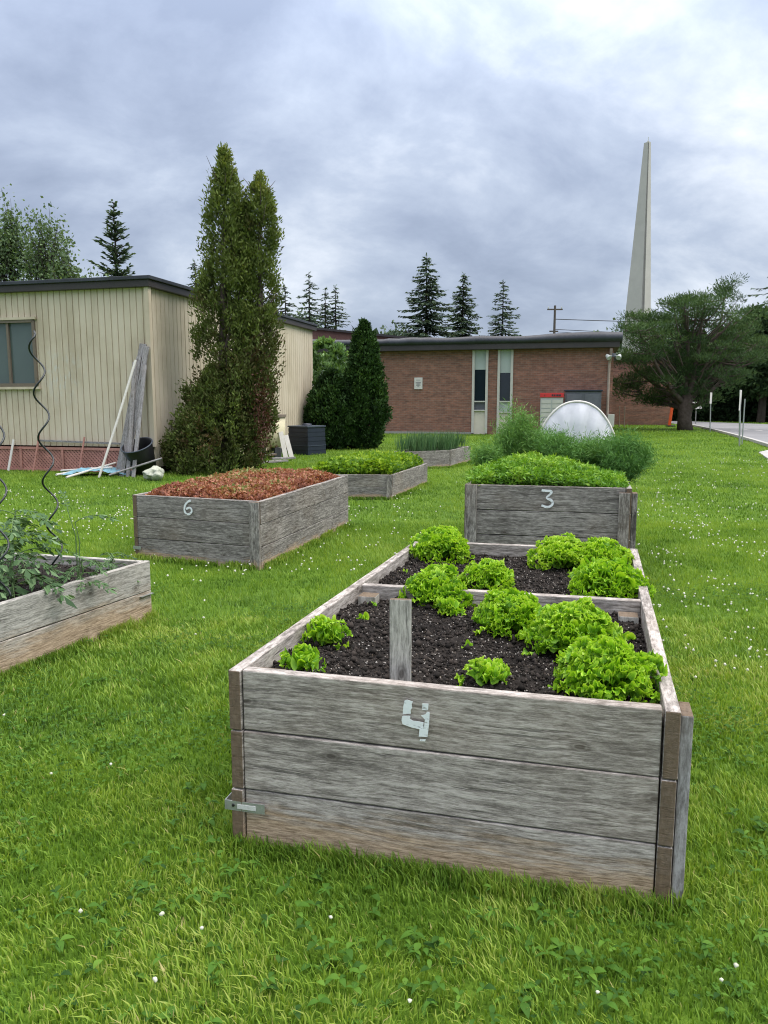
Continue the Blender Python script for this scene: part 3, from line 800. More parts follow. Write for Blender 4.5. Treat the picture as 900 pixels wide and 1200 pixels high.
# wall sign
sx = bs(490.3); zs0, zs1 = zz(456, 490), zz(442.5, 490)
hw = (bs(495) - bs(485.6)) / 2
sg = MB().prism([bp(sx - hw, zs0, .04), bp(sx + hw, zs0, .04), bp(sx + hw, zs0, .01), bp(sx - hw, zs0, .01)], (0, 0, zs1 - zs0)).build('wall_sign', M['white'])
tag(sg, 'small white notice with dark lines screwed to the brick wall', 'sign')
tx = MB(); zc_ = (zs0 + zs1) / 2
for dz, wd, th in ((0.13, 0.5, 0.016), (0.005, 0.62, 0.035), (-0.035, 0.4, 0.02), (-0.09, 0.55, 0.03), (-0.15, 0.25, .014)):
    x_ = -hw * wd
    while x_ < hw * wd:
        l_ = random.uniform(.02, .05)
        tx.prism([bp(sx + x_, zc_ + dz, .046), bp(min(sx + x_ + l_, sx + hw * wd), zc_ + dz, .046), bp(min(sx + x_ + l_, sx + hw * wd), zc_ + dz, .042), bp(sx + x_, zc_ + dz, .042)], (0, 0, th)); x_ += l_ + .012
tx.build('sign_lettering', M['ink'], sg)
# raised part above the roof at the left
t1 = P0 + VV * 7
def rp(x, y): return on_plane(x, y, t1, VV)
A_ = rp(300, 379); B_ = rp(493, 399); C_ = rp(493, 409); D_ = rp(300, 404)
mb = MB(); mb.prism([D_, C_, B_, A_], VV * 6)
o = mb.build('upper_roof', M['roof_red'], bb)
mb = MB(); mb.prism([A_ - VV * .15 + Vector((0, 0, .003)), B_ - VV * .15 + Vector((0, 0, .003)), B_ - VV * .15 + Vector((0, 0, .11)), A_ - VV * .15 + Vector((0, 0, .11))], VV * 6.3)
mb.build('upper_roof_edge', M['fascia'], bb)
# recessed wing
P1 = Vector((0, 50.0, 0)); P1 = Vector((0, at_z(770, 498.2).y + at_z(770, 498.2).x * math.tan(YAW), 0))
def b2(s, z=0, o=0): return P1 + U * s - VV * o + Vector((0, 0, z))
e1 = bs(787, P1); e0 = e1 - 14
wing = thing('brick_wing', 'recessed brick wing behind the pine with plain windowless wall', 'building', P1 + U * e1)
wt = on_plane(760, 418, P1, VV).z
MB().prism([b2(e0), b2(e1), b2(e1, 0, -9), b2(e0, 0, -9)], (0, 0, wt - .2)).build('wall', M['brick'], wing)
MB().prism([b2(e0, wt - .2, .15), b2(e1 + .15, wt - .2, .15), b2(e1 + .15, wt - .2, -9.1), b2(e0, wt - .2, -9.1)], (0, 0, .2)).build('roof', M['fascia'], wing)

# downpipe, floodlight, meter
s_ = bs(712); dp = MB(); dp.tube([bp(s_, 0, .12), bp(s_, 2.9, .12), bp(s_ + .05, 3.1, .2), bp(s_ + .05, 3.45, .3)], 0.055, 10)
o = dp.build('downpipe', M['rust']); tag(o, 'rusty pale downpipe at the right corner of the brick building', 'pipe')
fl = thing('floodlight', 'twin floodlight under the roof edge above the downpipe', 'lamp', bp(s_ + .15, 3.0, .12))
MB().box(bp(s_ + .15, 3.2, .2), (.16, .16, .14)).build('mounting_box', M['grey_panel'], fl, bevel=.01)
for sg_ in (-1, 1):
    h = MB(); h.lathe(bp(s_ + .15 + sg_ * .2, 3.12, .38), [(0, .12), (.06, .12), (.11, -.06), (.10, -.07), (0, -.05)], 16, Matrix.Rotation(R(sg_ * 35), 3, 'Y') @ Matrix.Rotation(R(-40), 3, 'X')); h.tube([bp(s_ + .15, 3.2, .25), bp(s_ + .15 + sg_ * .2, 3.16, .34)], .015, 6); h.build('lamp_head', M['lgrey'], fl)
mt = thing('meter_box', 'pale utility meter box beside the downpipe', 'meter', bp(bs(716.5), 0, .2))
MB().box(bp(bs(716.5), .62, .2), (.26, .16, .5), Matrix.Rotation(-YAW, 3, 'Z')).build('cabinet', M['frame_w'], mt, bevel=.01)
MB().tube([bp(bs(716.5), 0, .2), bp(bs(716.5), .37, .2)], .04, 8).build('conduit', M['lgrey'], mt)
for i, x in enumerate((725.5, 731.5)):
    p = at_z(x, 500.5)
    mb = MB(); mb.tube([p, p + Vector((-.02, 0, 1.15))], .03, 7)
    tag(mb.build('fence_stake', M['rust']), ['rusty stake in front of the wing, nearer the meter box', 'rusty stake in front of the wing, nearer the pine'][i], 'stake', 'rusty stakes by the wing')

# community mailbox cabinet and grey panel
ms = (bs(635), bs(660.5)); ztm = zz(461, 648); zrm = zz(466, 648)
mbx = thing('mail_cabinet', 'pale mailbox cabinet with red top strip in front of the brick wall', 'mailbox', bp(sum(ms) / 2, 0, .9))
def off(s, z, o): return bp(s, z, o)
MB().prism([off(ms[0], .35, 1.1), off(ms[1], .35, 1.1), off(ms[1], .35, .65), off(ms[0], .35, .65)], (0, 0, zrm - .35)).build('cabinet', M['lgrey'], mbx, bevel=.01)
MB().prism([off(ms[0] - .02, zrm + .003, 1.13), off(ms[1] + .02, zrm + .003, 1.13), off(ms[1] + .02, zrm + .003, .62), off(ms[0] - .02, zrm + .003, .62)], (0, 0, ztm - zrm)).build('header', M['red'], mbx, bevel=.01)
wid = ms[1] - ms[0]; nr = 6
for cidx in range(2):
    for r_ in range(nr):
        z0 = .42 + r_ * (zrm - .48) / nr; z1 = z0 + (zrm - .48) / nr - .035
        a = ms[0] + .04 + cidx * (wid / 2 - .01); b = a + wid / 2 - .07
        MB().prism([off(a, z0, 1.118), off(b, z0, 1.118), off(b, z0, 1.103), off(a, z0, 1.103)], (0, 0, z1 - z0)).build('mailbox_door', M['frame_w'], mbx)
d_ = MB()
for a, b in ((.50, .56), (.585, .66), (.70, .80), (.82, .9), (.18, .2)):
    d_.prism([off(ms[0] + a * wid, zrm + .05, 1.138), off(ms[0] + b * wid, zrm + .05, 1.138), off(ms[0] + b * wid, zrm + .05, 1.132), off(ms[0] + a * wid, zrm + .05, 1.132)], (0, 0, .07))
d_.build('header_lettering', M['ink'], mbx)
for s in ms: MB().bar(off(s + (.1 if s == ms[0] else -.1), 0, .88), off(s + (.1 if s == ms[0] else -.1), .36, .88), .06, .06).build('leg', M['lgrey'], mbx)
gs = (bs(662.5), bs(704)); zg = zz(459, 690)
gp = thing('service_enclosure', 'dark grey metal enclosure beside the mailbox cabinet', 'enclosure', bp(sum(gs) / 2, 0, .5))
MB().prism([off(gs[0], .0, .75), off(gs[1], .0, .75), off(gs[1], .0, .15), off(gs[0], .0, .15)], (0, 0, zg)).build('body', M['grey_panel'], gp, bevel=.015)
MB().prism([off(gs[0] - .05, zg + .002, .8), off(gs[1] + .05, zg + .002, .8), off(gs[1] + .05, zg + .002, .12), off(gs[0] - .05, zg + .002, .12)], (0, 0, .06)).build('lid', M['ink'], gp, bevel=.01)
for a in (0.0, .5):
    MB().prism([off(gs[0] + .06 + a * (gs[1] - gs[0]), .1, .775), off(gs[0] + (.5 + a) * (gs[1] - gs[0]) - .06, .1, .775), off(gs[0] + (.5 + a) * (gs[1] - gs[0]) - .06, .1, .755), off(gs[0] + .06 + a * (gs[1] - gs[0]), .1, .755)], (0, 0, zg - .2)).build('door', M['grey_panel'], gp, bevel=.006)

# spire
D_sp = 78.0
def sp(x, y): return at_y(x, y, D_sp)
spi = thing('concrete_spire', 'tall tapering pale concrete spire rising behind the pine', 'tower', (sp(745, 480).x, D_sp, 0))
zt = sp(759, 167).z
bl, br_, bm_ = sp(722.5, 478).x, sp(765, 478).x, sp(747, 478).x
tl, trr, tm = sp(755.2, 169).x, sp(763.2, 167).x, sp(759.5, 168).x
def prof(l, m, r, dpt): return [(l, 0.35 * dpt), (m - .12 * (r - l) * .5, -dpt * .35), (m - .03 * (r - l), -dpt * .15), (m + .03 * (r - l), -dpt * .15), (m + .12 * (r - l) * .5, -dpt * .35), (r, .25 * dpt), (r - .1 * (r - l), .9 * dpt), (l + .15 * (r - l), dpt)]
pb, pt_ = prof(bl, bm_, br_, 1.9), prof(tl, tm, trr, .45)
NL = 14; vs = []
for i in range(NL + 1):
    t = i / NL
    for a, b in zip(pb, pt_): vs.append((a[0] * (1 - t) + b[0] * t, D_sp + a[1] * (1 - t) + b[1] * t, zt * t + (0.12 * (b[0] - tl) if i == NL else 0)))
k8 = 8; fs = [(i * k8 + k, i * k8 + (k + 1) % k8, (i + 1) * k8 + (k + 1) % k8, (i + 1) * k8 + k) for i in range(NL) for k in range(k8)] + [tuple(range(NL * k8, NL * k8 + k8))]
mb = MB(); mb.add(vs, fs); mb.build('shaft', M['concrete'], spi)
mb = MB(); mb.box((tm, D_sp, zt + .06), (.14, .14, .16)); mb.tube([(tm, D_sp, zt + .1), (tm, D_sp, zt + .5)], .025, 6); mb.build('beacon', M['frame_w'], spi)

# utility pole and wires
D_p = 72.0; pt0 = at_y(650.5, 358, D_p)
up_ = thing('utility_pole', 'wooden utility pole with crossarm beyond the brick building', 'utility pole', (pt0.x, D_p, 0))
MB().tube([(pt0.x, D_p, 0), (pt0.x, D_p, pt0.z)], [.15, .10], 8).build('pole', M['pole_wood'], up_)
MB().bar((pt0.x - .7, D_p, pt0.z - .35), (pt0.x + .7, D_p, pt0.z - .35), .1, .12).build('crossarm', M['pole_wood'], up_)
MB().bar((pt0.x - .45, D_p, pt0.z - 2.3), (pt0.x + .35, D_p, pt0.z - 2.3), .1, .12).build('crossarm', M['pole_wood'], up_)
for dx in (-.6, .6): MB().lathe((pt0.x + dx, D_p, pt0.z - .29), [(0, 0), (.05, 0), (.06, .1), (.03, .2), (0, .2)], 8).build('insulator', M['lgrey'], up_)
for i, (dy, yr, r_) in enumerate(((374, 376.5, .035), (386, 391, .03), (389, 384, .02))):
    a = at_y(651, dy, D_p); b = at_y(1250, yr - 40 if False else yr, D_p + 5)
    pts = []
    for t in np.linspace(0, 1, 14):
        p = a.lerp(b, t); p.z -= 3.2 * t * (1 - t) * (0.5 + .2 * i); pts.append(p)
    tag(MB().tube(pts, r_, 5).build('overhead_wire', M['cable']), ['topmost overhead wire running right from the utility pole', 'middle overhead wire sagging right from the utility pole', 'thinnest overhead wire running right from the utility pole'][i], 'wire', 'overhead wires')

# signs by the road
def road_sign(x, yb, yt, ypl, lab, wpx, ang, group='sign posts by the road'):
    b = at_z(x, yb); Y = b.y
    t = at_y(x + 1, yt, Y)
    o = thing('road_sign', lab, 'road sign', b, group)
    MB().tube([b, (t.x, Y, t.z)], .028, 8).build('post', M['metal'], o)
    zb = at_y(x, ypl, Y).z; ww = 0.22
    Mr = Matrix.Rotation(ang, 3, 'Z')
    c = Vector((t.x, Y - .03, (t.z + zb) / 2)) 
    MB().box(c - Vector((0, .02, 0)), (wpx, .008, t.z - zb), Mr).build('sign_plate', M['white'], o)
    return o
road_sign(832, 506, 460, 473, 'narrow white sign on a thin post between the pine and the far trees', .42, R(56))
road_sign(866.5, 523, 457, 481, 'taller white sign on a thin post nearest the road kerb', .5, R(60))
o2 = at_z(869.5, 521); tag(MB().tube([o2, o2 + Vector((0.0, 0, 1.45))], .02, 8).build('signpost', M['metal']), 'bare thin metal post just behind the nearest road sign', 'post')
road_sign(815, 497, 471, 479, 'small white sign low behind the pine trunk', .7, R(5), 'sign posts by the road')
# orange barrier panel
p = at_z(785.5, 500)
ob_ = thing('barrier_panel', 'upright orange plastic barrier panel at the wing corner', 'barrier', p)
M3 = Matrix.Rotation(R(6), 3, 'Y')
MB().box(p + Vector((0, 0, .62)), (.15, .08, 1.15), M3).build('panel', M['orange'], ob_, bevel=.02)
MB().box(p + Vector((.05, -.01, 1.18)), (.11, .07, .18), M3).build('reflector', M['white'], ob_, bevel=.02)
MB().box(p + Vector((0, 0, .04)), (.45, .3, .08)).build('foot', M['black'], ob_, bevel=.02)
def rand_unit(n, r=rng):
    v_ = r.normal(size=(n, 3)); return v_ / np.linalg.norm(v_, axis=1)[:, None]
def norm(v_): return v_ / np.maximum(np.linalg.norm(v_, axis=1), 1e-9)[:, None]
def cards(P, D, L, W, r=rng, side=None, fold=0.15):
    """rhombic leaves: base P, direction D, length L, width W -> V, F"""
    n = len(P); D = norm(D)
    Sd = np.cross(D, rand_unit(n, r)) if side is None else side
    Sd = norm(Sd); Nn = np.cross(D, Sd)
    L = np.broadcast_to(L, (n,))[:, None]; W = np.broadcast_to(W, (n,))[:, None]
    V_ = np.empty((n, 4, 3))
    V_[:, 0] = P; V_[:, 1] = P + D * L * .45 + Sd * W * .5 + Nn * W * fold; V_[:, 2] = P + D * L; V_[:, 3] = P + D * L * .45 - Sd * W * .5 + Nn * W * fold
    return V_.reshape(-1, 3), np.arange(n * 4).reshape(n, 4)
# ------------------------------------------------------------------ raised beds
def vec2(p, z): return Vector((p[0], p[1], z))
BOXES = []
def board(parent, a, b, zb, zt, th, mat, name='board', side=0.0, ends=None, wob=0.0022, label=None):
    """horizontal board whose outer face runs from a to b (world xy); side: +1 thickness to the left of a->b, -1 right"""
    a = Vector((a[0], a[1], 0)); b = Vector((b[0], b[1], 0)); L = (b - a).length
    d = (b - a) / L; n = Vector((-d.y, d.x, 0)) * side
    nseg = max(2, int(L / 0.22))
    xs_ = np.linspace(0, L, nseg + 1)
    me = bpy.data.meshes.new(name); bm = bmesh.new()
    rings = []
    sd = random.random() * 100
    for x in xs_:
        wz = (mnoise.noise(Vector((x * 2.2, sd, 0)))) * wob; wy = mnoise.noise(Vector((x * 1.7, sd + 9, 3))) * wob * 0.8
        wb = (mnoise.noise(Vector((x * 2.9, sd + 20, 0)))) * wob
        rings.append([bm.verts.new((x, y + wy, z)) for y, z in ((0, wb), (th, wb), (th, zt - zb + wz), (0, zt - zb + wz))])
    for r0, r1 in zip(rings, rings[1:]):
        for k in range(4): bm.faces.new((r0[k], r0[(k + 1) % 4], r1[(k + 1) % 4], r1[k]))
    bm.faces.new(rings[0][::-1]); bm.faces.new(rings[-1])
    bmesh.ops.recalc_face_normals(bm, faces=bm.faces)
    es = [e for e in bm.edges if e.calc_face_angle(0) > 0.6]
    bmesh.ops.bevel(bm, geom=es, offset=0.0035, segments=2, affect='EDGES', profile=0.5)
    bm.to_mesh(me); bm.free()
    me.materials.append(mat)
    o = bpy.data.objects.new(name, me); S.collection.objects.link(o)
    o.parent = parent
    X, Y = d, n if side else Vector((-d.y, d.x, 0))
    Z = Vector((0, 0, 1))
    Mx = Matrix((X, Y, Z)).transposed().to_4x4(); Mx.translation = Vector((a.x, a.y, zb)) - WO[parent.name]
    o.matrix_local = Mx
    WO[o.name] = Vector((a.x, a.y, zb))
    if label: o['label'] = label
    return o
def post(parent, c, sz, z0, z1, mat, yaw, name='post', label=None):
    """upright post: built along local X so the grain runs up it"""
    me_ = MB(); L = z1 - z0
    me_.box((L / 2, 0, 0), (L, sz[0], sz[1]))
    o = me_.build(name, mat, origin=(0, 0, 0), bevel=0.004)
    o.parent = parent
    X = Vector((0, 0, 1)); Y = Vector((math.cos(yaw), math.sin(yaw), 0)); Z = X.cross(Y)
    Mx = Matrix((X, Y, Z)).transposed().to_4x4(); Mx.translation = Vector((c[0], c[1], z0)) - WO[parent.name]
    o.matrix_local = Mx
    if label: o['label'] = label
    return o
def make_soil(parent, q, z, res=0.012, amp=0.02, crumbs=0, seed=1, mat=None, flat=None):
    """q: four inner corners; soil surface with clods"""
    q = [np.array((p[0], p[1])) for p in q]
    nu = int(np.linalg.norm(q[1] - q[0]) / res); nv = int(np.linalg.norm(q[3] - q[0]) / res)
    Ug, Vg = np.meshgrid(np.linspace(0, 1, nu), np.linspace(0, 1, nv)); u = Ug.ravel()[:, None]; v = Vg.ravel()[:, None]
    P = (q[0] * (1 - u) + q[1] * u) * (1 - v) + (q[3] * (1 - u) + q[2] * u) * v
    h = amp * 1.6 * (fbm(P * 5, 3, seed) - .5) * 2 + amp * .9 * (fbm(P * 28, 3, seed + 4) - .5) * 2
    Vx = np.c_[P, z + h]
    ii = np.arange(nu * (nv - 1)).reshape(nv - 1, nu)[:, :-1].ravel()
    o = obj_np('soil', Vx, np.c_[ii, ii + 1, ii + nu + 1, ii + nu], mat or M['soil'], parent, smooth=True)
    if crumbs:
        r = np.random.default_rng(seed)
        uu = r.random((crumbs, 1)); vv = r.random((crumbs, 1))
        C = (q[0] * (1 - uu) + q[1] * uu) * (1 - vv) + (q[3] * (1 - uu) + q[2] * uu) * vv
        hh = amp * 1.6 * (fbm(C * 5, 3, seed) - .5) * 2 + amp * .9 * (fbm(C * 28, 3, seed + 4) - .5) * 2
        s = r.gamma(1.2, 0.0022, crumbs) + 0.0010; s = np.minimum(s, .016)
        tint = r.random(crumbs) * 0.80; wh = r.random(crumbs) > 0.86
        tint[wh] = 0.9 + .1 * r.random(wh.sum()); s[wh] = np.minimum(s[wh], 0.0038) 
        base = np.array([(1, 0, 0), (-1, 0, 0), (0, 1, 0), (0, -1, 0), (0, 0, 1), (0, 0, -1)], float)
        Vv = C.repeat(6, 0); Vv = np.c_[Vv, (z + hh + s * .4).repeat(6)] + np.tile(base, (crumbs, 1)) * s.repeat(6)[:, None] * r.uniform(.6, 1.3, (crumbs * 6, 3))
        tri = np.array([(0, 2, 4), (2, 1, 4), (1, 3, 4), (3, 0, 4), (2, 0, 5), (1, 2, 5), (3, 1, 5), (0, 3, 5)])
        Fv = (np.arange(crumbs)[:, None, None] * 6 + tri[None]).reshape(-1, 3)
        ns = crumbs // 90; us = r.random((ns, 1)); vs_ = r.random((ns, 1)); Cs = (q[0] * (1 - us) + q[1] * us) * (1 - vs_) + (q[3] * (1 - us) + q[2] * us) * vs_
        hs = amp * 1.6 * (fbm(Cs * 5, 3, seed) - .5) * 2 + amp * .9 * (fbm(Cs * 28, 3, seed + 4) - .5) * 2
        aa = r.uniform(0, 6.28, ns); V2, F2 = cards(np.c_[Cs, z + hs + .005], np.c_[np.cos(aa), np.sin(aa), r.normal(0, .15, ns)], r.uniform(.008, .035, ns), .0022, r)
        o2_ = obj_np('straw_bits', V2, F2, M['crumb'], parent, tint=r.uniform(.86, .95, ns).repeat(4)); tag(o2_, kind='stuff')
        tag(obj_np('soil_crumbs', Vv, Fv, M['crumb'], parent, tint=tint.repeat(6)), kind='stuff')
    return o
TH = 0.038
def bed(name, corners, h, nb, label, mat, soil_drop=0.07, group='raised wooden garden beds', soil_res=0.03, crumbs=0, soil_amp=0.012, fronts=None, gap=0.004, seed=1):
    """corners: outer top corners: front-left, front-right, back-right, back-left (world xy)"""
    FL_, FR, BR, BL = [Vector((c[0], c[1], 0)) for c in corners]
    cen = (FL_ + FR + BR + BL) / 4
    t = thing(name, label, 'garden bed', cen, group)
    BOXES.append([tuple(p[:2]) for p in (FL_, FR, BR, BL)])
    ud = (FR - FL_).normalized(); ld = (BL - FL_).normalized(); rd = (BR - FR).normalized(); bd = (BR - BL).normalized()
    bh = h / nb
    for k in range(nb):
        z0, z1 = k * bh + gap / 2, (k + 1) * bh - gap / 2
        if k == nb - 1: z1 = h
        if k == 0: z0 = -0.03
        jit = lambda a=.003: random.uniform(-a, a)
        # sides run full length, front and back sit between them
        board(t, FL_ + ld * jit(.004) - ud * jit(), BL, z0, z1, TH, mat, side=-1)
        board(t, FR + rd * jit(.004) + ud * jit(), BR, z0, z1, TH, mat, side=1)
        board(t, FL_ + ud * (TH + .002) + ld * (.004 + jit()), FR - ud * (TH + .006) + rd * (.004 + jit()), z0, z1, TH, mat, side=1)
        board(t, BL + bd * (TH + .002) - ld * .004, BR - bd * (TH + .002) - rd * .004, z0, z1, TH, mat, side=-1)
    inn = [FL_ + ud * TH + ld * TH, FR - ud * TH + rd * TH, BR - bd * TH - rd * TH, BL + bd * TH - ld * TH]
    yaw = math.atan2(ud.y, ud.x)
    for i, p in enumerate(inn):
        sx, sy = ((1, 1), (-1, 1), (-1, -1), (1, -1))[i]
        c = p + ud * sx * .046 + ld * sy * .046
        post(t, c, (.088, .088), 0, h - .03, M['wood_pale'] if crumbs else mat, yaw)
    make_soil(t, inn, h - soil_drop, soil_res, soil_amp, crumbs, seed)
    return t, (FL_, FR, BR, BL), inn, (ud, ld)
def quad_from(p0, p1, length, skew=None):
    """front corners -> full quad going back 'length' """
    d = (p1 - p0).normalized(); n = Vector((-d.y, d.x, 0))
    if skew is not None: n = skew
    return [p0, p1, p1 + n * length, p0 + n * length]

# bed 4, nearest
H4 = 0.553
q4 = [at_z(268, 785, H4), at_z(798.5, 835, H4), at_z(747, 643, H4), at_z(487, 633, H4)]
bed4, c4, in4, (u4, v4) = bed('raised_bed', q4, H4, 3, 'nearest grey wooden bed painted with a white 4, holding frilly lettuces', M['wood_new'], 0.062, soil_res=0.009, crumbs=30000, soil_amp=0.014, seed=3)
nf4 = Vector((u4.y, -u4.x, 0))                           # outward normal of the front
# outer batten at the right front corner
rd4 = (q4[2] - q4[1]).normalized(); rn4 = Vector((rd4.y, -rd4.x, 0))
if rn4.x < 0: rn4 = -rn4
post(bed4, q4[1] + rn4 * .017 + rd4 * .062, (.030, .10), 0, H4 - .012, M['plank'], math.atan2(rn4.y, rn4.x), 'batten')
# divider across the bed
dl = at_z(420, 684, H4); dr = at_z(757, 704, H4)
ldn = (q4[3] - q4[0]).normalized(); lnr = Vector((ldn.y, -ldn.x, 0))
dl = q4[0] + ldn * ((dl - q4[0]).dot(ldn)) + lnr * TH
dr = q4[1] + rd4 * ((dr - q4[1]).dot(rd4)) - rn4 * TH
board(bed4, dl, dr, H4 - .19, H4 - 0.004, TH, M['wood_new'], 'divider_board', side=1)
post(bed4, dl - ldn * .055 + lnr * .05, (.075, .075), .2, H4 - .03, M['wood_pale'], YAW * -1)
post(bed4, dr - rd4 * .055 - rn4 * .05, (.075, .075), .2, H4 - .045, M['wood_pale'], YAW * -1)
# galvanised strap on the left front corner
def f4(x, y, o=0.0): return on_plane(x, y, q4[0], nf4) + nf4 * o
sa, sb_ = f4(269, 941.5, .0055), f4(307, 948.5, .0055)
st_ = MB(); st_.bar(sa - u4 * .012, sb_, .0022, .030, nf4.cross(u4)); 
M_s = Matrix((u4, nf4, Vector((0, 0, 1)))).transposed()
st_ = MB(); st_.box((sa + sb_) / 2 + nf4 * -.002, ((sb_ - sa).length + .02, .0025, .030), M_s)
st_.box(sa - u4 * .0105 + (-nf4) * .02, (.0025, .045, .030), M_s)
strap = st_.build('corner_strap', M['metal'], bed4)
MB().box((sa * .45 + sb_ * .55) + nf4 * .0004, (.06, .0016, .014), M_s).build('sticker', M['labelw'], strap)
MB().lathe(sa * .86 + sb_ * .14, [(0, .003), (.004, .003), (.005, 0), (.005, -.004)], 12, Matrix.Rotation(R(90), 3, 'X')).build('screw', M['black'], strap)

def ribbon(pts, wd, pl, nrm, o=.0012, parent=None, polys=None, name='painted_number'):
    mb = MB()
    if polys:
        for i, pol in enumerate(polys):
            P_ = [on_plane(x, y, pl, nrm) + nrm * (o + .0005 * i) for x, y in pol]
            mb.prism(P_, -nrm * .0008)
    else:
        P_ = [on_plane(x, y, pl, nrm) + nrm * o for x, y in pts]
        # smooth
        for it in range(2):
            Q = [P_[0]]
            for a, b in zip(P_, P_[1:]): Q += [a.lerp(b, .25), a.lerp(b, .75)]
            P_ = Q + [P_[-1]]
        n_ = len(P_); vs = []; 
        for i, p in enumerate(P_):
            d = (P_[min(i + 1, n_ - 1)] - P_[max(i - 1, 0)]).normalized(); s = d.cross(nrm).normalized()
            w_ = wd * .5 * (1 + .25 * mnoise.noise(p * 40)) * (0.8 if i in (0, n_ - 1) else 1)
            vs += [p + s * w_, p - s * w_]
        mb.add(vs, [(2 * i, 2 * i + 1, 2 * i + 3, 2 * i + 2) for i in range(n_ - 1)])
    return mb.build(name, M['paint'], parent)
sc9 = lambda L: [(440 + x / 9, 810 + y / 9) for x, y in L]
ribbon(None, 0, q4[0] + v4 * .003, nf4, .0055, bed4, [sc9(L) for L in (
    [(312, 90), (340, 82), (400, 103), (385, 130), (392, 165), (374, 192), (378, 228), (292, 234), (298, 150)],
    [(286, 258), (300, 250), (372, 252), (370, 285), (400, 303), (460, 310), (512, 320), (505, 395), (460, 390), (380, 372), (290, 338), (280, 300)],
    [(548, 208), (576, 215), (574, 270), (570, 330), (562, 400), (553, 472), (462, 468), (470, 385), (518, 360), (526, 290), (486, 246), (530, 236)],
    [(475, 496), (538, 496), (528, 518), (470, 514)],
    [(500, 118), (565, 122), (560, 190), (498, 186)])])
bpy.data.objects['painted_number'].data.name = 'painted_number'

# stake standing in bed 4
sb0 = at_z(470, 797, H4 - .01); sY = sb0.y + .05
s_b = at_y(470, 820, sY); s_t = at_y(469.5, 702, sY + .02); ang = math.atan2(-.03, 1)
sk_ = MB(); Ls = s_t.z - (H4 - .2)
sk_.box((Ls / 2, 0, 0), (Ls, .019, .0625))
so_ = sk_.build('wooden_stake', M['wood_pale'], origin=(0, 0, 0), bevel=.002)
X = (Vector((s_t.x - s_b.x, .02, 1))).normalized(); Zv = Vector((math.cos(YAW * .6), -math.sin(YAW * .6), 0)); Zv = (Zv - X * X.dot(Zv)).normalized(); Yv = Zv.cross(X)
Mx = Matrix((X, Yv, Zv)).transposed().to_4x4(); Mx.translation = s_t - X * Ls
so_.matrix_world = Mx
tag(so_, 'short flat grey stake standing in the soil behind the bed front marked 4', 'stake')

# bed 3 (4 boards)
H3 = 0.735
a3, b3 = at_z(545, 567.5, H3), at_z(741, 572.5, H3)
q3 = quad_from(a3, b3, 2.4, VV.copy())
bed3, c3, in3, _ = bed('raised_bed', q3, H3, 4, 'tallest grey bed painted with a white 3, full of dill and leafy herbs', M['wood_dark'], 0.05, seed=5)
u3 = (b3 - a3).normalized(); n3 = Vector((u3.y, -u3.x, 0))
p = a3 + u3 * .047 + n3 * .012
post(bed3, p, (.085, .022), 0, H3 + .004, M['wood_dark'], math.atan2(u3.y, u3.x), 'corner_batten')
p = b3 - u3 * .05 + n3 * .012
post(bed3, p, (.075, .022), 0, H3 - .03, M['wood_dark'], math.atan2(u3.y, u3.x), 'corner_batten')
r3 = VV; rn3 = U
pq = q3[1] + r3 * 1.25 + rn3 * .03
post(bed3, pq, (.045, .09), 0, H3 + .035, M['wood_dark'], math.atan2(rn3.y, rn3.x), 'side_post')
post(bed3, q3[1] + r3 * .10 + rn3 * .024, (.036, .09), 0, H3 - .04, M['wood_dark'], math.atan2(rn3.y, rn3.x), 'side_post')
ribbon([(634.8, 574.3), (640, 575.2), (647.5, 575.3), (644, 580), (640, 583.5), (645.5, 585.5), (648.2, 589), (646, 593), (641, 594.5), (634.5, 592)], .017, q3[0], n3, .006, bed3)

# bed 6 (red crop)
a6, b6 = at_z(155, 580, H4), at_z(305, 588, H4)
dd = at_z(408, 557, H4); v6 = (dd - b6).normalized()
q6 = [a6, b6, dd, a6 + v6 * (dd - b6).length]
bed6, c6, in6, _ = bed('raised_bed', q6, H4, 3, 'grey bed painted with a white 6, planted with reddish leaves', M['wood_dark'], 0.06, seed=6)
u6 = (b6 - a6).normalized(); n6 = Vector((u6.y, -u6.x, 0))
post(bed6, b6 - u6 * .05 + n6 * .012, (.09, .024), 0, H4 - .004, M['wood_dark'], math.atan2(u6.y, u6.x), 'corner_batten')
ribbon([(224, 586.3), (220, 588), (217.2, 592), (216.3, 597), (217.8, 601.5), (221.5, 603), (225, 600.5), (225.3, 596.5), (222.5, 594.3), (218.5, 596.5)], .017, q6[0], n6, .006, bed6)
for o_ in bed6.children:
    if o_.name.startswith('board') and abs((o_.matrix_local.to_3x3() @ Vector((1, 0, 0))).dot(v6)) > .95: 
        o_.data.materials[0] = M['wood_pale']  # side boards paler: light from the right put into their colour

MB().bar(Vector((q6[0].x, q6[0].y, .10)) + n6 * .006 - u6 * .01, Vector((q6[0].x, q6[0].y, .10)) + n6 * .006 + u6 * .07, .003, .028, n6.cross(u6)).build('corner_strap', M['metal'], bed6)
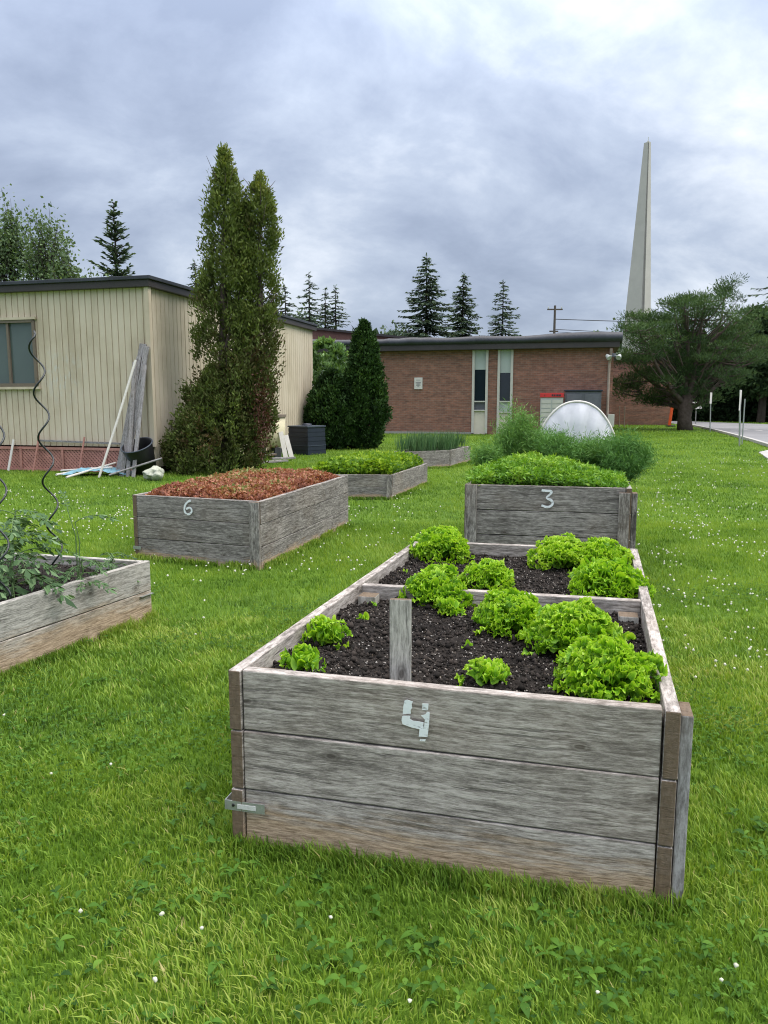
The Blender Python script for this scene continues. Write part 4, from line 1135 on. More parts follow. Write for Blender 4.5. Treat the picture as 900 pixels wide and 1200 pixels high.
# bed 5 (lime crop) and onion bed, two boards high
H2 = 0.345
b5 = at_z(460, 556.5, H2); r5 = at_z(501, 543, H2); a5 = b5 - Vector((math.cos(R(3)), math.sin(R(3)) * -1, 0)) * 1.22
v5 = (r5 - b5).normalized(); L5 = (r5 - b5).length
q5 = [a5, b5, r5, a5 + v5 * L5]
bed5, c5, in5, _ = bed('raised_bed', q5, H2, 2, 'low grey bed full of lime green leaves behind the red planted bed', M['wood_dark'], 0.05, seed=7)
b7 = at_z(528.5, 527.5, H2 + .02); a7 = at_z(456, 530.3, H2 + .02); r7 = at_z(551.5, 522.7, H2 + .02)
v7 = (r7 - b7).normalized(); q7 = [a7, b7, r7, a7 + v7 * (r7 - b7).length]
bed7, c7, in7, _ = bed('raised_bed', q7, H2 + .02, 2, 'farthest low grey bed with upright onion leaves, nearest the brick building', M['wood_dark'], 0.05, seed=8)
for bb_, vv_ in ((bed5, v5), (bed7, v7)):
    for o_ in bb_.children:
        if o_.name.startswith('board') and abs((o_.matrix_local.to_3x3() @ Vector((1, 0, 0))).dot(vv_)) > .95:
            o_.data.materials[0] = M['wood_pale']  # long sides take the paler wood, right-hand light painted in
    u_ = Vector((1, 0, 0)); 
post(bed5, b5 + Vector((-.045, -.01, 0)), (.08, .022), 0, H2, M['wood_dark'], 0, 'corner_batten')
post(bed7, b7 + Vector((-.045, -.006, 0)), (.08, .022), 0, H2 + .02, M['wood_dark'], 0, 'corner_batten')

# left bed (tomatoes): far-right corner and its near-running side
HL = 0.368
cA = at_z(175.5, 657, HL); cB = at_z(0, 708.5, HL); dL = (cB - cA).normalized()
cC = at_z(45, 648.5, HL); dW = (cC - cA).normalized()
nearR = cA + dL * 2.44; nearL = nearR + dW * 1.35; farL = cA + dW * 1.35
qL = [nearL, nearR, cA, farL]
bedL, cLb, inL, _ = bed('raised_bed', qL, HL, 2, 'low grey bed at the left with staked tomato plants in dark soil', M['wood_pale'], 0.06, soil_res=.02, crumbs=9000, soil_amp=.014, seed=9)
br = MB(); bpnt = at_z(172, 688, .17); nL_ = Vector((-dL.y, dL.x, 0)); nL_ = nL_ if nL_.x > 0 else -nL_
bp_ = Vector((cA.x, cA.y, .165)) + dL * .05 + nL_ * .004
MB().bar(bp_ + dL * .06, bp_ - dL * .052, .003, .03, Vector((0, 0, 1)).cross(dL)).build('corner_strap', M['metal'], bedL)

# hoop bed
Hh = 0.37
hc0 = at_y(622, 540, 10.2); hc1 = at_y(722.5, 540, 10.15)
cx_ = (hc0 + hc1) / 2
hw_ = (hc1 - hc0).length / 2
hq = [Vector((hc0.x, 10.2, 0)), Vector((hc1.x, 10.2 - .25, 0))]
hq = [hq[0], hq[1], hq[1] + VV * 2.2, hq[0] + VV * 2.2]
bedH, cH, inH, _ = bed('raised_bed', hq, Hh, 2, 'low bed hidden behind the dill, spanned by the white tunnel', M['wood_dark'], 0.05, seed=10)
tun = thing('row_cover_tunnel', 'white fabric hoop tunnel arched over the bed behind the dill', 'row cover', (hq[0] + hq[1]) / 2 + Vector((0, 0, Hh)))
ctr = (hq[0] + hq[1]) / 2; ax = (hq[1] - hq[0]).normalized(); R0 = (hq[1] - hq[0]).length / 2
apex = 1.335 - Hh * .55
nA, nB = 40, 26; TV = []
for j in range(nB):
    t = j / (nB - 1)
    dist = 2.2 * max(0, (t - .16) / .84)
    for i in range(nA):
        a = math.pi * i / (nA - 1)
        r_ = 1.0; y_ = dist
        if t < .16:      # draped end panel, bulging a little towards the viewer
            r_ = t / .16; y_ = -0.10 * math.cos(r_ * math.pi / 2) 
            r_ = max(r_, .001)
        sag = 1 - .012 * (1 - math.cos(2 * math.pi * dist / .73)) if t >= .16 else 1
        wr = 1 + .006 * mnoise.noise(Vector((i * .5, j * .4, 0))); y_ += (.035 * mnoise.noise(Vector((i * .35, j * .5, 4))) + .02 * math.sin(i * 1.3 + j)) * (t < .15) * (t / .16)
        ex = math.copysign(abs(math.cos(a)) ** .92, math.cos(a)) * R0 * 1.0 * sag * wr * r_
        ez = (abs(math.sin(a)) ** .92) * (1.33 - .18) * sag * wr * r_
        p = ctr - ax * ex + VV * y_ + Vector((0, 0, .18 + ez))
        TV.append(p)
ii = np.arange(nA * (nB - 1)).reshape(nB - 1, nA)[:, :-1].ravel()
obj_np('fabric_cover', TV, np.c_[ii, ii + 1, ii + nA + 1, ii + nA], M['cover'], tun, smooth=True)
for dd_ in (0.012, .73, 1.46, 2.19):
    MB().tube([ctr - ax * (math.copysign(abs(math.cos(a)) ** .92, math.cos(a)) * R0 * 1.012) + VV * dd_ + Vector((0, 0, .18 + abs(math.sin(a)) ** .92 * 1.155 * 1.008)) for a in np.linspace(0, math.pi, 36)], .017, 8).build('hoop', M['white'], tun, smooth=True)

# ------------------------------------------------------------------ vegetation helpers
def fol(name, P, D, L, W, tint, mat, parent=None, side=None, r=rng, kind=None, fold=.15):
    V_, F_ = cards(P, D, L, W, r, side, fold)
    o = obj_np(name, V_, F_, mat, parent, tint=np.clip(tint, 0, 1).repeat(4))
    if kind: o['kind'] = kind
    return o
def inside(P, quad, grow=0.0):
    q = np.array(quad); c = q.mean(0); 
    m = np.ones(len(P), bool)
    for i in range(4):
        a, b = q[i], q[(i + 1) % 4]; e = b - a; nn = np.array((-e[1], e[0])) / np.linalg.norm(e)
        if (c - a) @ nn < 0: nn = -nn
        m &= ((P - a) @ nn) > -grow
    return m
def bed_pts(inn, n, r, margin=0.02):
    q = [np.array((p.x, p.y)) for p in inn]
    u = r.uniform(margin, 1 - margin, (n, 1)); v_ = r.uniform(margin, 1 - margin, (n, 1))
    return (q[0] * (1 - u) + q[1] * u) * (1 - v_) + (q[3] * (1 - u) + q[2] * u) * v_, u[:, 0], v_[:, 0]

# ------------------------------------------------------------------ lettuces
def lettuce_mesh(Rad, height, nleaf, seed, frill=1.0, open_=1.0):
    r = np.random.default_rng(seed)
    Vs, Fs, Ts = [], [], []; off = 0; tone = r.normal(-.02, .05)
    big = nleaf > 8
    nr, na = (9, 170) if big else (8, 110)
    nleaf0 = nleaf; nleaf = int(nleaf * .9); Dome = Rad; Rad = Rad * (.86 if big else 1.0)
    for i in range(nleaf):
        t = i / max(1, nleaf - 1)                       # 0 outer, 1 inner
        az = i * 2.39996 + r.normal(0, .2)
        pitch = R(24 + 62 * t ** 0.8) * open_ + r.normal(0, .10)
        L = Rad * (0.98 - 0.42 * t) * r.uniform(.86, 1.10)
        curl = (2.3 - .9 * t) * r.uniform(.7, 1.3)
        th = np.linspace(-2.55, 2.55, na)
        tr_ = np.linspace(0, 1, nr); rr = tr_ * .45 + .55 * (1 - (1 - tr_) ** 1.7)
        TT, RR = np.meshgrid(th, rr)
        ph = r.uniform(0, 6.28, 8)
        R0_ = L * 0.46
        TW = TT + .10 * np.sin(2.3 * TT + ph[6]) + .05 * np.sin(5.1 * TT + ph[7])   # uneven spacing of the frills
        f1 = r.uniform(3, 4.5); f2 = 6.283 * R0_ / r.uniform(.030, .038); f3 = 6.283 * R0_ / r.uniform(.0135, .0165)
        band = np.clip((RR - .38) / .62, 0, 1) ** 1.3
        Rb = R0_ * (1 + .07 * np.sin(f1 * TT + ph[0]) * RR)
        Rb = Rb + band * (.0035 * np.sin(f3 * TW + ph[1]) + .0050 * np.sin(f2 * TW + ph[2])) * frill
        x = RR * Rb * np.sin(TT) * 1.15
        y = L * .48 + RR * Rb * np.cos(TT)
        A = L * frill
        z = A * .05 * RR ** 2 * np.sin(f1 * TT + ph[3])
        z += frill * (.0125 * band * np.sin(f2 * TW + ph[4] + 1.5 * RR) + .0095 * band ** 1.3 * np.sin(f3 * TW + ph[5] + 3 * RR))
        z += .55 * x ** 2 / L * (1.2 - t * .4)
        q = np.c_[x.ravel() / .030 + seed, y.ravel() / .030 + i * 7.3]
        q2 = np.c_[x.ravel() / .011, y.ravel() / .011 + i * 3.1]
        nz1 = (vnoise(q, seed) - .5).reshape(z.shape); nz2 = (vnoise(q2, seed + 3) - .5).reshape(z.shape)
        z += .024 * nz1 * np.minimum(RR * 2, 1) + .008 * nz2 * RR
        x = x + band * (.0065 * np.sin(f3 * .8 * TW + ph[2]) + .010 * nz2); y = y + band * .0065 * np.cos(f3 * .9 * TW + ph[1])
        s = np.clip(y / L, 0, 1.3)
        phi = pitch - curl * np.maximum(s - .40, 0)
        sg = np.linspace(0, 1.35, 28); pg = pitch - curl * np.maximum(sg - .40, 0)
        cy = np.concatenate([[0], np.cumsum(np.cos(pg[:-1]) * np.diff(sg))]) * L; cz = np.concatenate([[0], np.cumsum(np.sin(pg[:-1]) * np.diff(sg))]) * L
        Yc = np.interp(s, sg, cy); Zc = np.interp(s, sg, cz)
        yy = Yc - np.sin(phi) * z; z2 = Zc + np.cos(phi) * z
        z2 = z2 * min(height / Rad * 1.35, 1.35)
        z2 = np.maximum(z2, 0.003 + .012 * RR * r.random(RR.shape))
        X_ = x * math.cos(az) + yy * math.sin(az); Y_ = -x * math.sin(az) + yy * math.cos(az)
        Vs.append(np.c_[X_.ravel(), Y_.ravel(), z2.ravel()])
        ii = np.arange(na * (nr - 1)).reshape(nr - 1, na)[:, :-1].ravel() + off
        Fs.append(np.c_[ii, ii + 1, ii + na + 1, ii + na]); off += na * nr
        mid = np.exp(-(np.abs(TT) / .10) ** 2) * (1 - RR)
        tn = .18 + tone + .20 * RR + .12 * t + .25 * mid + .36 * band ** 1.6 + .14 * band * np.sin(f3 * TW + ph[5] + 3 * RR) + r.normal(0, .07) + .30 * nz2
        Ts.append(tn.ravel())
    if big:
        # tightly curled leaf margins standing out all over the head
        dense = 1.0 if nleaf0 > 20 else .55
        H_ = min(height * .95, Dome * 1.0)
        nrib = int(dense * 3.1 * Dome * (Dome + H_) * 2.0 / .0026)
        ns, nw = 80, 6
        for i in range(nrib):
            ca = 1 - r.random() ** 1.05 * .97; al = math.acos(ca); be = r.uniform(0, 6.283)
            dn = np.array((math.sin(al) * math.cos(be), math.sin(al) * math.sin(be), math.cos(al)))
            ta = np.array((-math.sin(be), math.cos(be), 0.0)); tu = np.cross(dn, ta); tu = tu / np.linalg.norm(tu) * (1 if np.cross(dn, ta)[2] >= 0 else -1)
            tw = r.normal(0, .5); t1_ = ta * math.cos(tw) + tu * math.sin(tw); t2_ = -ta * math.sin(tw) + tu * math.cos(tw)
            lump = 1 + .10 * math.sin(3 * be + seed) * math.sin(al) + r.normal(0, .05)
            Ls = r.uniform(.05, .095) * (1 if nleaf0 > 20 else .7); s_ = np.linspace(-.5, .5, ns) * Ls; w_ = np.linspace(0, 1, nw)
            SS, WW = np.meshgrid(s_, w_)
            hw2 = r.uniform(.016, .028) * (1 if nleaf0 > 20 else .8)
            c0_ = dn * np.array((Dome, Dome, H_)) * lump * .90
            nrm = dn * .75 + np.array((0, 0, .35)) + t2_ * r.normal(0, .5); nrm = nrm / np.linalg.norm(nrm)
            k_ = r.uniform(4, 11); l2, l3 = r.uniform(.020, .030), r.uniform(.0095, .0125); p1, p2_ = r.uniform(0, 6.28, 2)
            fade = np.clip((1 - (np.abs(SS) / (Ls * .5)) ** 4), .15, 1)
            side = (.0085 * WW ** 1.1 * np.sin(6.283 * SS / l2 + p1 + WW) + .0050 * WW ** 1.6 * np.sin(6.283 * SS / l3 + p2_ + 2 * WW)) + k_ * SS ** 2
            along = SS + .0035 * WW ** 2 * np.sin(6.283 * SS / l3 * 1.1 + p1)
            outw = WW * hw2 * fade * (1 + .18 * np.sin(6.283 * SS / l3 + p1)) - .010 - k_ * .5 * SS ** 2
            Pm = c0_ + along[..., None] * t1_ + side[..., None] * t2_ + outw[..., None] * nrm
            Pm = Pm + r.normal(0, .0007, Pm.shape); Pm[..., 2] = np.maximum(Pm[..., 2], .004)
            Vs.append(Pm.reshape(-1, 3)); ii = np.arange(ns * (nw - 1)).reshape(nw - 1, ns)[:, :-1].ravel() + off
            Fs.append(np.c_[ii, ii + 1, ii + ns + 1, ii + ns]); off += ns * nw
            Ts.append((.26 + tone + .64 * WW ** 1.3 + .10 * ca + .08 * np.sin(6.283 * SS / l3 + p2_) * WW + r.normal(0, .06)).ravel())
    return np.vstack(Vs), np.vstack(Fs), np.clip(np.concatenate(Ts), 0, 1)
SOIL4 = H4 - .062
def lettuce(px, py, wpx, hgt, nleaf, seed, label, frill=1.0, zc=0.07, open_=1.0, name='lettuce'):
    p = at_z(px, py, SOIL4 + zc); 
    dist = (Vector((p.x, p.y, p.z)) - Vector((0, 0, CAM_H))).length
    rad = wpx / 2 * dist / FPX
    V_, F_, T_ = lettuce_mesh(rad * (1.04 if wpx < 120 else .97), hgt, nleaf, seed, frill, open_)
    V_[:, 2] += SOIL4 - .005; V_[:, 0] += p.x; V_[:, 1] += p.y
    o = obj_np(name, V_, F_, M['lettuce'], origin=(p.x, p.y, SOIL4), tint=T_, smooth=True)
    return tag(o, label, 'lettuce', 'lettuces in the front bed')
lettuce(517, 640, 76, .20, 30, 11, 'lettuce at the back left corner of the bed marked 4')
lettuce(573, 670, 64, .15, 26, 12, 'smaller lettuce just behind the divider board, right of the back left one')
lettuce(657, 650, 74, .21, 30, 13, 'large lettuce at the back of the bed, below the painted 3')
lettuce(705, 652, 70, .19, 28, 14, 'lettuce squeezed into the back right corner, its leaf hanging over the rim')
lettuce(710, 679, 94, .17, 30, 15, 'wide low lettuce behind the right end of the divider board')
lettuce(511, 686, 82, .21, 32, 16, 'lettuce overhanging the divider board just behind the upright stake')
lettuce(527, 711, 38, .08, 10, 17, 'small pale lettuce at the foot of the one behind the upright stake', zc=.03)
lettuce(599, 716, 88, .20, 32, 18, 'rearmost of the three big lettuces in the right half of the front compartment')
lettuce(672, 740, 112, .21, 36, 19, 'middle one of the three big lettuces by the right side board')
lettuce(713, 788, 136, .21, 40, 20, 'biggest brightest lettuce touching the front board at its right end')
lettuce(381, 738, 64, .12, 13, 21, 'small open lettuce along the left side board, behind its smaller neighbour', zc=.05, open_=1.1)
lettuce(354, 768, 62, .11, 9, 22, 'small lettuce in the front left corner by the post top', zc=.05, open_=1.15)
lettuce(572, 790, 66, .09, 11, 23, 'small pale lettuce against the front board, right of the painted 4', zc=.03)
for x, y, s_, lab in ((427, 723, 15, 'tiny lettuce seedling left of the upright stake, lower of the two'), (436, 707, 12, 'tiny lettuce seedling left of the stake, nearest the divider'), (548, 757, 14, 'tiny lettuce seedling alone in the middle of the front compartment'), (473, 670, 15, 'tiny seedling behind the divider at its left end'), (738, 747, 20, 'seedling half hidden by the middle big lettuce at the right side board')):
    lettuce(x, y, s_, .03, 4, int(x), lab, zc=.01, frill=.7, name='lettuce_seedling')
# loose leaf over the right rim
V_, F_, T_ = lettuce_mesh(.085, .085, 3, 77, 1.0)

# ------------------------------------------------------------------ crops in the other beds
def mound_crop(name, inn, z0, hgt, n, L, W, mat, label, cat, seed, tseed=.35, updir=.8, clump=7.0, red=False, edge=.10, sub=None):
    r = np.random.default_rng(seed)
    P, u, v_ = bed_pts(inn, n, r, .03)
    bump = fbm(P * clump, 3, seed)
    ed = np.clip(np.minimum(np.minimum(u, 1 - u), np.minimum(v_, 1 - v_)) / edge, 0, 1) ** .6
    top = hgt * (.45 + .9 * bump) * ed
    z = z0 + top * r.random(n) ** .45
    D = rand_unit(n, r) * np.array((1, 1, .5)) + np.array((0, 0, updir))
    tint = tseed + .45 * (fbm(P * 3.1, 3, seed + 5) - .5) * 2 + .30 * ((z - z0) / hgt - .5) + .16 * r.normal(size=n)
    o = fol(name, np.c_[P, z], D, L * r.uniform(.6, 1.3, n), W * r.uniform(.6, 1.3, n), tint, mat, r=r, kind='stuff')
    return tag(o, label, cat)
mound_crop('red_leaf_crop', in6, H4 - .06, .115, 42000, .036, .026, M['redcrop'], 'low mass of brownish red leaves filling the bed painted 6', 'red greens', 31, .52, .5, 9)
mound_crop('lime_leaf_crop', in5, H2 - .05, .20, 22000, .07, .05, M['limecrop'], 'mass of lime green leaves filling the low middle bed', 'leafy greens', 32, .55, .6, 4)
r = np.random.default_rng(33)
# leafy herb in the front left of bed 3
n = 52000; P, u, v_ = bed_pts(in3, n, r, .0)
keep = (v_ < .62); P, u, v_ = P[keep], u[keep], v_[keep]; n = len(P)
prof_ = np.interp(u, [0, .12, .35, .62, .8, 1], [.10, .17, .20, .15, .10, .06]) * np.interp(v_, [0, .15, .6], [.55, 1, .8])
bump = fbm(P * 8, 3, 3)
top = prof_ * (.6 + .75 * bump)
z = H3 - .05 + top * r.random(n) ** .5 + .02
P = P + (u[:, None] < .1) * r.normal(0, .03, (n, 2)) 
D = rand_unit(n, r) * np.array((1, 1, .45)) + np.array((0, 0, .35))
tint = .60 + .35 * (bump - .5) * 2 + .25 * (z - H3) / .2 - .1 + .15 * r.normal(size=n)
tag(fol('leafy_herb_crop', np.c_[P, z], D, .036 * r.uniform(.6, 1.5, n), .014 * r.uniform(.6, 1.3, n), tint, M['parsley'], r=r, kind='stuff'), 'mound of bright green leafy herbs filling the front of the bed painted 3', 'herbs')
# dill plants
def dill(name, base, hgt, rad, nst, nfil, seed, label, tone=.5):
    r = np.random.default_rng(seed)
    t = thing(name, label, 'dill', base, 'feathery dill plants in the bed painted 3')
    mb = MB(); ends = []
    for i in range(nst):
        a = r.uniform(0, 2 * math.pi); rr_ = rad * math.sqrt(r.random()); hh_ = hgt * r.uniform(.6, 1.0) * (1 - .35 * (rr_ / rad) ** 2)
        b = Vector(base) + Vector((math.cos(a) * rr_ * .3, math.sin(a) * rr_ * .3, 0)); e = Vector(base) + Vector((math.cos(a) * rr_, math.sin(a) * rr_, hh_))
        m_ = b.lerp(e, .5) + Vector((0, 0, .05 * hgt)); mb.tube([b, m_, e], [.004, .003, .0015], 5); ends.append((b, m_, e))
    mb.build('stems', M['dill'], t)
    E = np.array([[list(x) for x in k] for k in ends]); idx = r.integers(0, nst, nfil); tt = r.random(nfil) ** .6
    Pm = E[idx, 0] * ((1 - tt) ** 2)[:, None] + 2 * E[idx, 1] * (tt * (1 - tt))[:, None] + E[idx, 2] * (tt ** 2)[:, None]
    Pm = Pm + r.normal(0, 1, (nfil, 3)) * (np.array((.045, .045, .04)) * (.4 + .8 * tt[:, None]))
    D = rand_unit(nfil, r) + np.array((0, 0, .5))
    tint = tone + .08 + .15 * r.normal(size=nfil) + .35 * (tt - .6)
    fol('fronds', Pm, D, .055 * r.uniform(.6, 1.4, nfil), .0055, tint, M['dill'], t, r=r)
def b3pt(x, y, Y): p = at_y(x, y, Y); return Vector((p.x, p.y, H3 - .05))
dill('dill_plant', b3pt(604, 560, 6.9), .62, .17, 24, 14000, 41, 'tallest feathery dill plume at the left of the bed painted 3', .62)
dill('dill_plant', b3pt(652, 560, 6.7), .39, .22, 26, 14000, 42, 'dark feathery dill in the middle, in front of the white tunnel', .42)
dill('dill_plant', b3pt(696, 560, 6.8), .37, .22, 26, 14000, 43, 'feathery dill right of the middle, its tips over the tunnel', .5)
dill('dill_plant', b3pt(731, 560, 6.5), .38, .19, 22, 11000, 44, 'dark dill plant leaning out over the right rim of the bed painted 3', .34)
dill('dill_plant', b3pt(572, 560, 6.7), .30, .13, 12, 4000, 45, 'small sparse dill plant at the left rim of the bed painted 3', .55)
dill('dill_plant', b3pt(632, 560, 7.5), .40, .24, 22, 12000, 46, 'feathery dill farthest back, behind the middle plume', .55)
# onions
r = np.random.default_rng(35); nO = 330; P, u, v_ = bed_pts(in7, nO, r, .05)
row = np.round(v_ * 7) / 7; q = [np.array((p.x, p.y)) for p in in7]
P = (q[0] * (1 - u[:, None]) + q[1] * u[:, None]) * (1 - row[:, None]) + (q[3] * (1 - u[:, None]) + q[2] * u[:, None]) * row[:, None] + r.normal(0, .02, (nO, 2))
PP = np.repeat(P, 4, 0); nn = len(PP)
D = np.c_[r.normal(0, .16, (nn, 2)), np.ones(nn)]
tag(fol('onion_tops', np.c_[PP + r.normal(0, .008, (nn, 2)), np.full(nn, H2 - .04)], D, r.uniform(.28, .50, nn), .014, .5 + .25 * r.normal(size=nn), M['onion'], r=r, kind='stuff'), 'rows of upright bluish green onion leaves in the farthest bed', 'onions')

# ------------------------------------------------------------------ spiral stakes and tomatoes
def spiral(x0, y0, x1, y1, Y, amp, period, label, seed, ph=0):
    a = at_y(x0, y0, Y); b = at_y(x1, y1, Y); L = (b - a).length; n = int(L / period * 16); pts = []
    d = (b - a).normalized(); s1 = d.cross(Vector((0, 1, 0))).normalized(); s2 = d.cross(s1)
    for i in range(n + 1):
        t = i / n; k = 2 * math.pi * t * L / period + ph
        e = 1.0 if t > .03 else t / .03
        pts.append(a.lerp(b, t) + (s1 * math.cos(k) + s2 * math.sin(k)) * amp * e)
    o = MB().tube(pts, .0052, 8).build('spiral_stake', M['spiral'], origin=b, smooth=True)
    return tag(o, label, 'plant stake', 'spiral tomato stakes in the left bed')
spiral(40, 388, 70, 690, 4.28, .034, .245, 'tall black spiral stake rising in front of the beige wall', 1, .4)
spiral(-8, 470, 2, 700, 3.75, .042, .27, 'black spiral stake cut by the left edge, among the bigger tomato', 2, 2.0)
def tomato(base, hgt, spread, nleaf, seed, label, lean=(0, 0), extra=()):
    r = np.random.default_rng(seed)
    t = thing('tomato_plant', label, 'tomato plant', base, 'tomato plants in the left bed')
    mb = MB(); Pl, Dl, Ll, Wl, Sl = [], [], [], [], []
    top = Vector(base) + Vector((lean[0], lean[1], hgt))
    axis = [Vector(base).lerp(top, k / 6) + Vector((r.normal(0, .008), r.normal(0, .008), 0)) * (k > 0) for k in range(7)]
    mb.tube(axis, np.linspace(.009, .004, 7), 7)
    def frond(p, d, L):
        pts = [p]; q = p.copy(); dd_ = d.copy()
        for k in range(7):
            dd_ = (dd_ + Vector((0, 0, -.16))).normalized(); q = q + dd_ * (L / 7); pts.append(q.copy())
        mb.tube(pts, np.linspace(.0032, .001, 8), 5)
        for k in range(2, 8):
            sd_ = dd_.cross(Vector((0, 0, 1))).normalized()
            for sgn in (-1, 1):
                ll = .075 * (L / .22) * r.uniform(.7, 1.15) * (1 if k % 2 else .55)
                for m_ in range(3):
                    D_ = (sd_ * sgn * (1 - .25 * m_) + dd_ * (.4 + .3 * m_) + Vector((0, 0, r.normal(-.15, .25))))
                    Pl.append(list(pts[k] + Vector(sd_ * sgn) * ll * .22 * m_)); Dl.append(list(D_)); Ll.append(ll * (.75 - .12 * m_)); Wl.append(ll * .36); Sl.append(list(dd_ + Vector((0, 0, r.normal(0, .4)))))
        Pl.append(list(pts[-1])); Dl.append(list(dd_)); Ll.append(.07 * L / .22); Wl.append(.03 * L / .22); Sl.append(list(sd_))
    for i in range(nleaf):
        k = .12 + .88 * i / nleaf; p = Vector(base).lerp(top, k); a = i * 2.4 + r.normal(0, .4)
        d = Vector((math.cos(a), math.sin(a), r.uniform(.15, .8))).normalized(); frond(p, d, spread * r.uniform(.7, 1.15) * (1 - .35 * k))
    for (p, d, L) in extra:
        mb.tube([base, Vector(base).lerp(p, .6) + Vector((.02, 0, .04)), p], [.004, .003, .002], 5); frond(p, Vector(d).normalized(), L)
    mb.build('stem', M['tomato_stem'], t)
    n = len(Pl); fol('leaves', np.array(Pl), np.array(Dl), np.array(Ll), np.array(Wl), .5 + .25 * r.normal(size=n), M['tomato'], t, side=np.array(Sl), r=r)
ZL = HL - .06
tomato(at_z(14, 700, ZL), .46, .32, 40, 51, 'bigger tomato plant spilling over the left bed at the picture edge', (.02, .05))
tomato(at_z(-60, 690, ZL), .5, .3, 22, 52, 'tomato plant partly outside the left picture edge', (.02, .0))
b_ = at_z(92, 690, ZL)
tomato(b_, .17, .19, 14, 53, 'low tomato plant around the tall spiral stake with one tall side shoot', (.02, .02), extra=((at_y(88, 612, b_.y), (.7, .1, .6), .20), (at_y(80, 600, b_.y), (-.2, .2, .9), .12)))
tomato(at_z(128, 672, ZL), .13, .16, 12, 54, 'low tomato plant nearest the far right corner of the left bed', (.03, -.02))
# ------------------------------------------------------------------ trees
def skeleton(base, H, r0, seed, levels=4, spread=.55, first=.3, nb=(4, 5), upb=.25, trunk_lean=(0, 0), lenf=.62):
    r = np.random.default_rng(seed); segs = []; tips = []
    def grow(p, d, L, rad, lv):
        n = 4; q = p; dd_ = d.copy(); pts = [p]
        for k in range(n):
            dd_ = (dd_ + Vector(r.normal(0, .10, 3)) + Vector((0, 0, upb * .12))).normalized(); q = q + dd_ * (L / n); pts.append(q)
        rads = np.linspace(rad, rad * .55, n + 1); segs.append((pts, rads))
        if lv >= levels: tips.append((pts[-1], dd_)); tips.append((pts[-2], dd_)); return
        for i in range(r.integers(*nb) if nb[0] < nb[1] else nb[0]):
            t = r.uniform(.35, 1.0) if i else 1.0; k = min(int(t * n), n - 1); p2 = pts[k].lerp(pts[k + 1], t * n - k) if t < 1 else pts[-1]
            a = r.uniform(0, 2 * math.pi); o1 = dd_.orthogonal().normalized(); o2 = dd_.cross(o1)
            nd = (dd_ * (1 - spread * .6) + (o1 * math.cos(a) + o2 * math.sin(a)) * spread * r.uniform(.7, 1.3) + Vector((0, 0, upb))).normalized()
            grow(p2, nd, L * lenf * r.uniform(.8, 1.2), rad * .55, lv + 1)
    grow(Vector(base), Vector((trunk_lean[0], trunk_lean[1], 1)).normalized(), H * first, r0, 0)
    return segs, tips
def tree(name, label, base, H, r0, seed, mat, bark, group=None, nleaf=40, leaf=(.16, .10), clump=.5, flat=.7, fit=None, **kw):
    t = thing(name, label, 'tree', base, group)
    segs, tips = skeleton(base, H, r0, seed, **kw)
    if fit:  # rescale the skeleton to the wanted half width and height
        A = np.array([list(p) for p, _ in tips]); b = np.array(base); zmx = A[:, 2].max() - b[2]; rmx = np.percentile(np.abs(A[:, 0] - b[0]), 92)
        fz = (fit[1] - clump * .5) / zmx; fr = fit[0] / rmx
        f = lambda p: Vector((b[0] + (p.x - b[0]) * fr, b[1] + (p.y - b[1]) * fr, b[2] + (p.z - b[2]) * fz))
        segs = [([f(p) for p in pts], rd) for pts, rd in segs]; tips = [(f(p), d) for p, d in tips]
    mb = MB()
    for pts, rd in segs: mb.tube(pts, rd, 6, False)
    mb.build('trunk', bark, t, smooth=True)
    r = np.random.default_rng(seed + 1); A = np.array([list(p) for p, _ in tips]); m = len(A)
    P = A.repeat(nleaf, 0) + r.normal(0, 1, (m * nleaf, 3)) * np.array((clump, clump, clump * flat)) * .5
    n = len(P); ct = r.normal(0, .12, m).repeat(nleaf)
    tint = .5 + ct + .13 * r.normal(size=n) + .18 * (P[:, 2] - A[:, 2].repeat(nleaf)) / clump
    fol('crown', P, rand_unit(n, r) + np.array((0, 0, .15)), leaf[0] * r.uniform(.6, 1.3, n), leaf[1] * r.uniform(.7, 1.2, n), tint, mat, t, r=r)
    return t
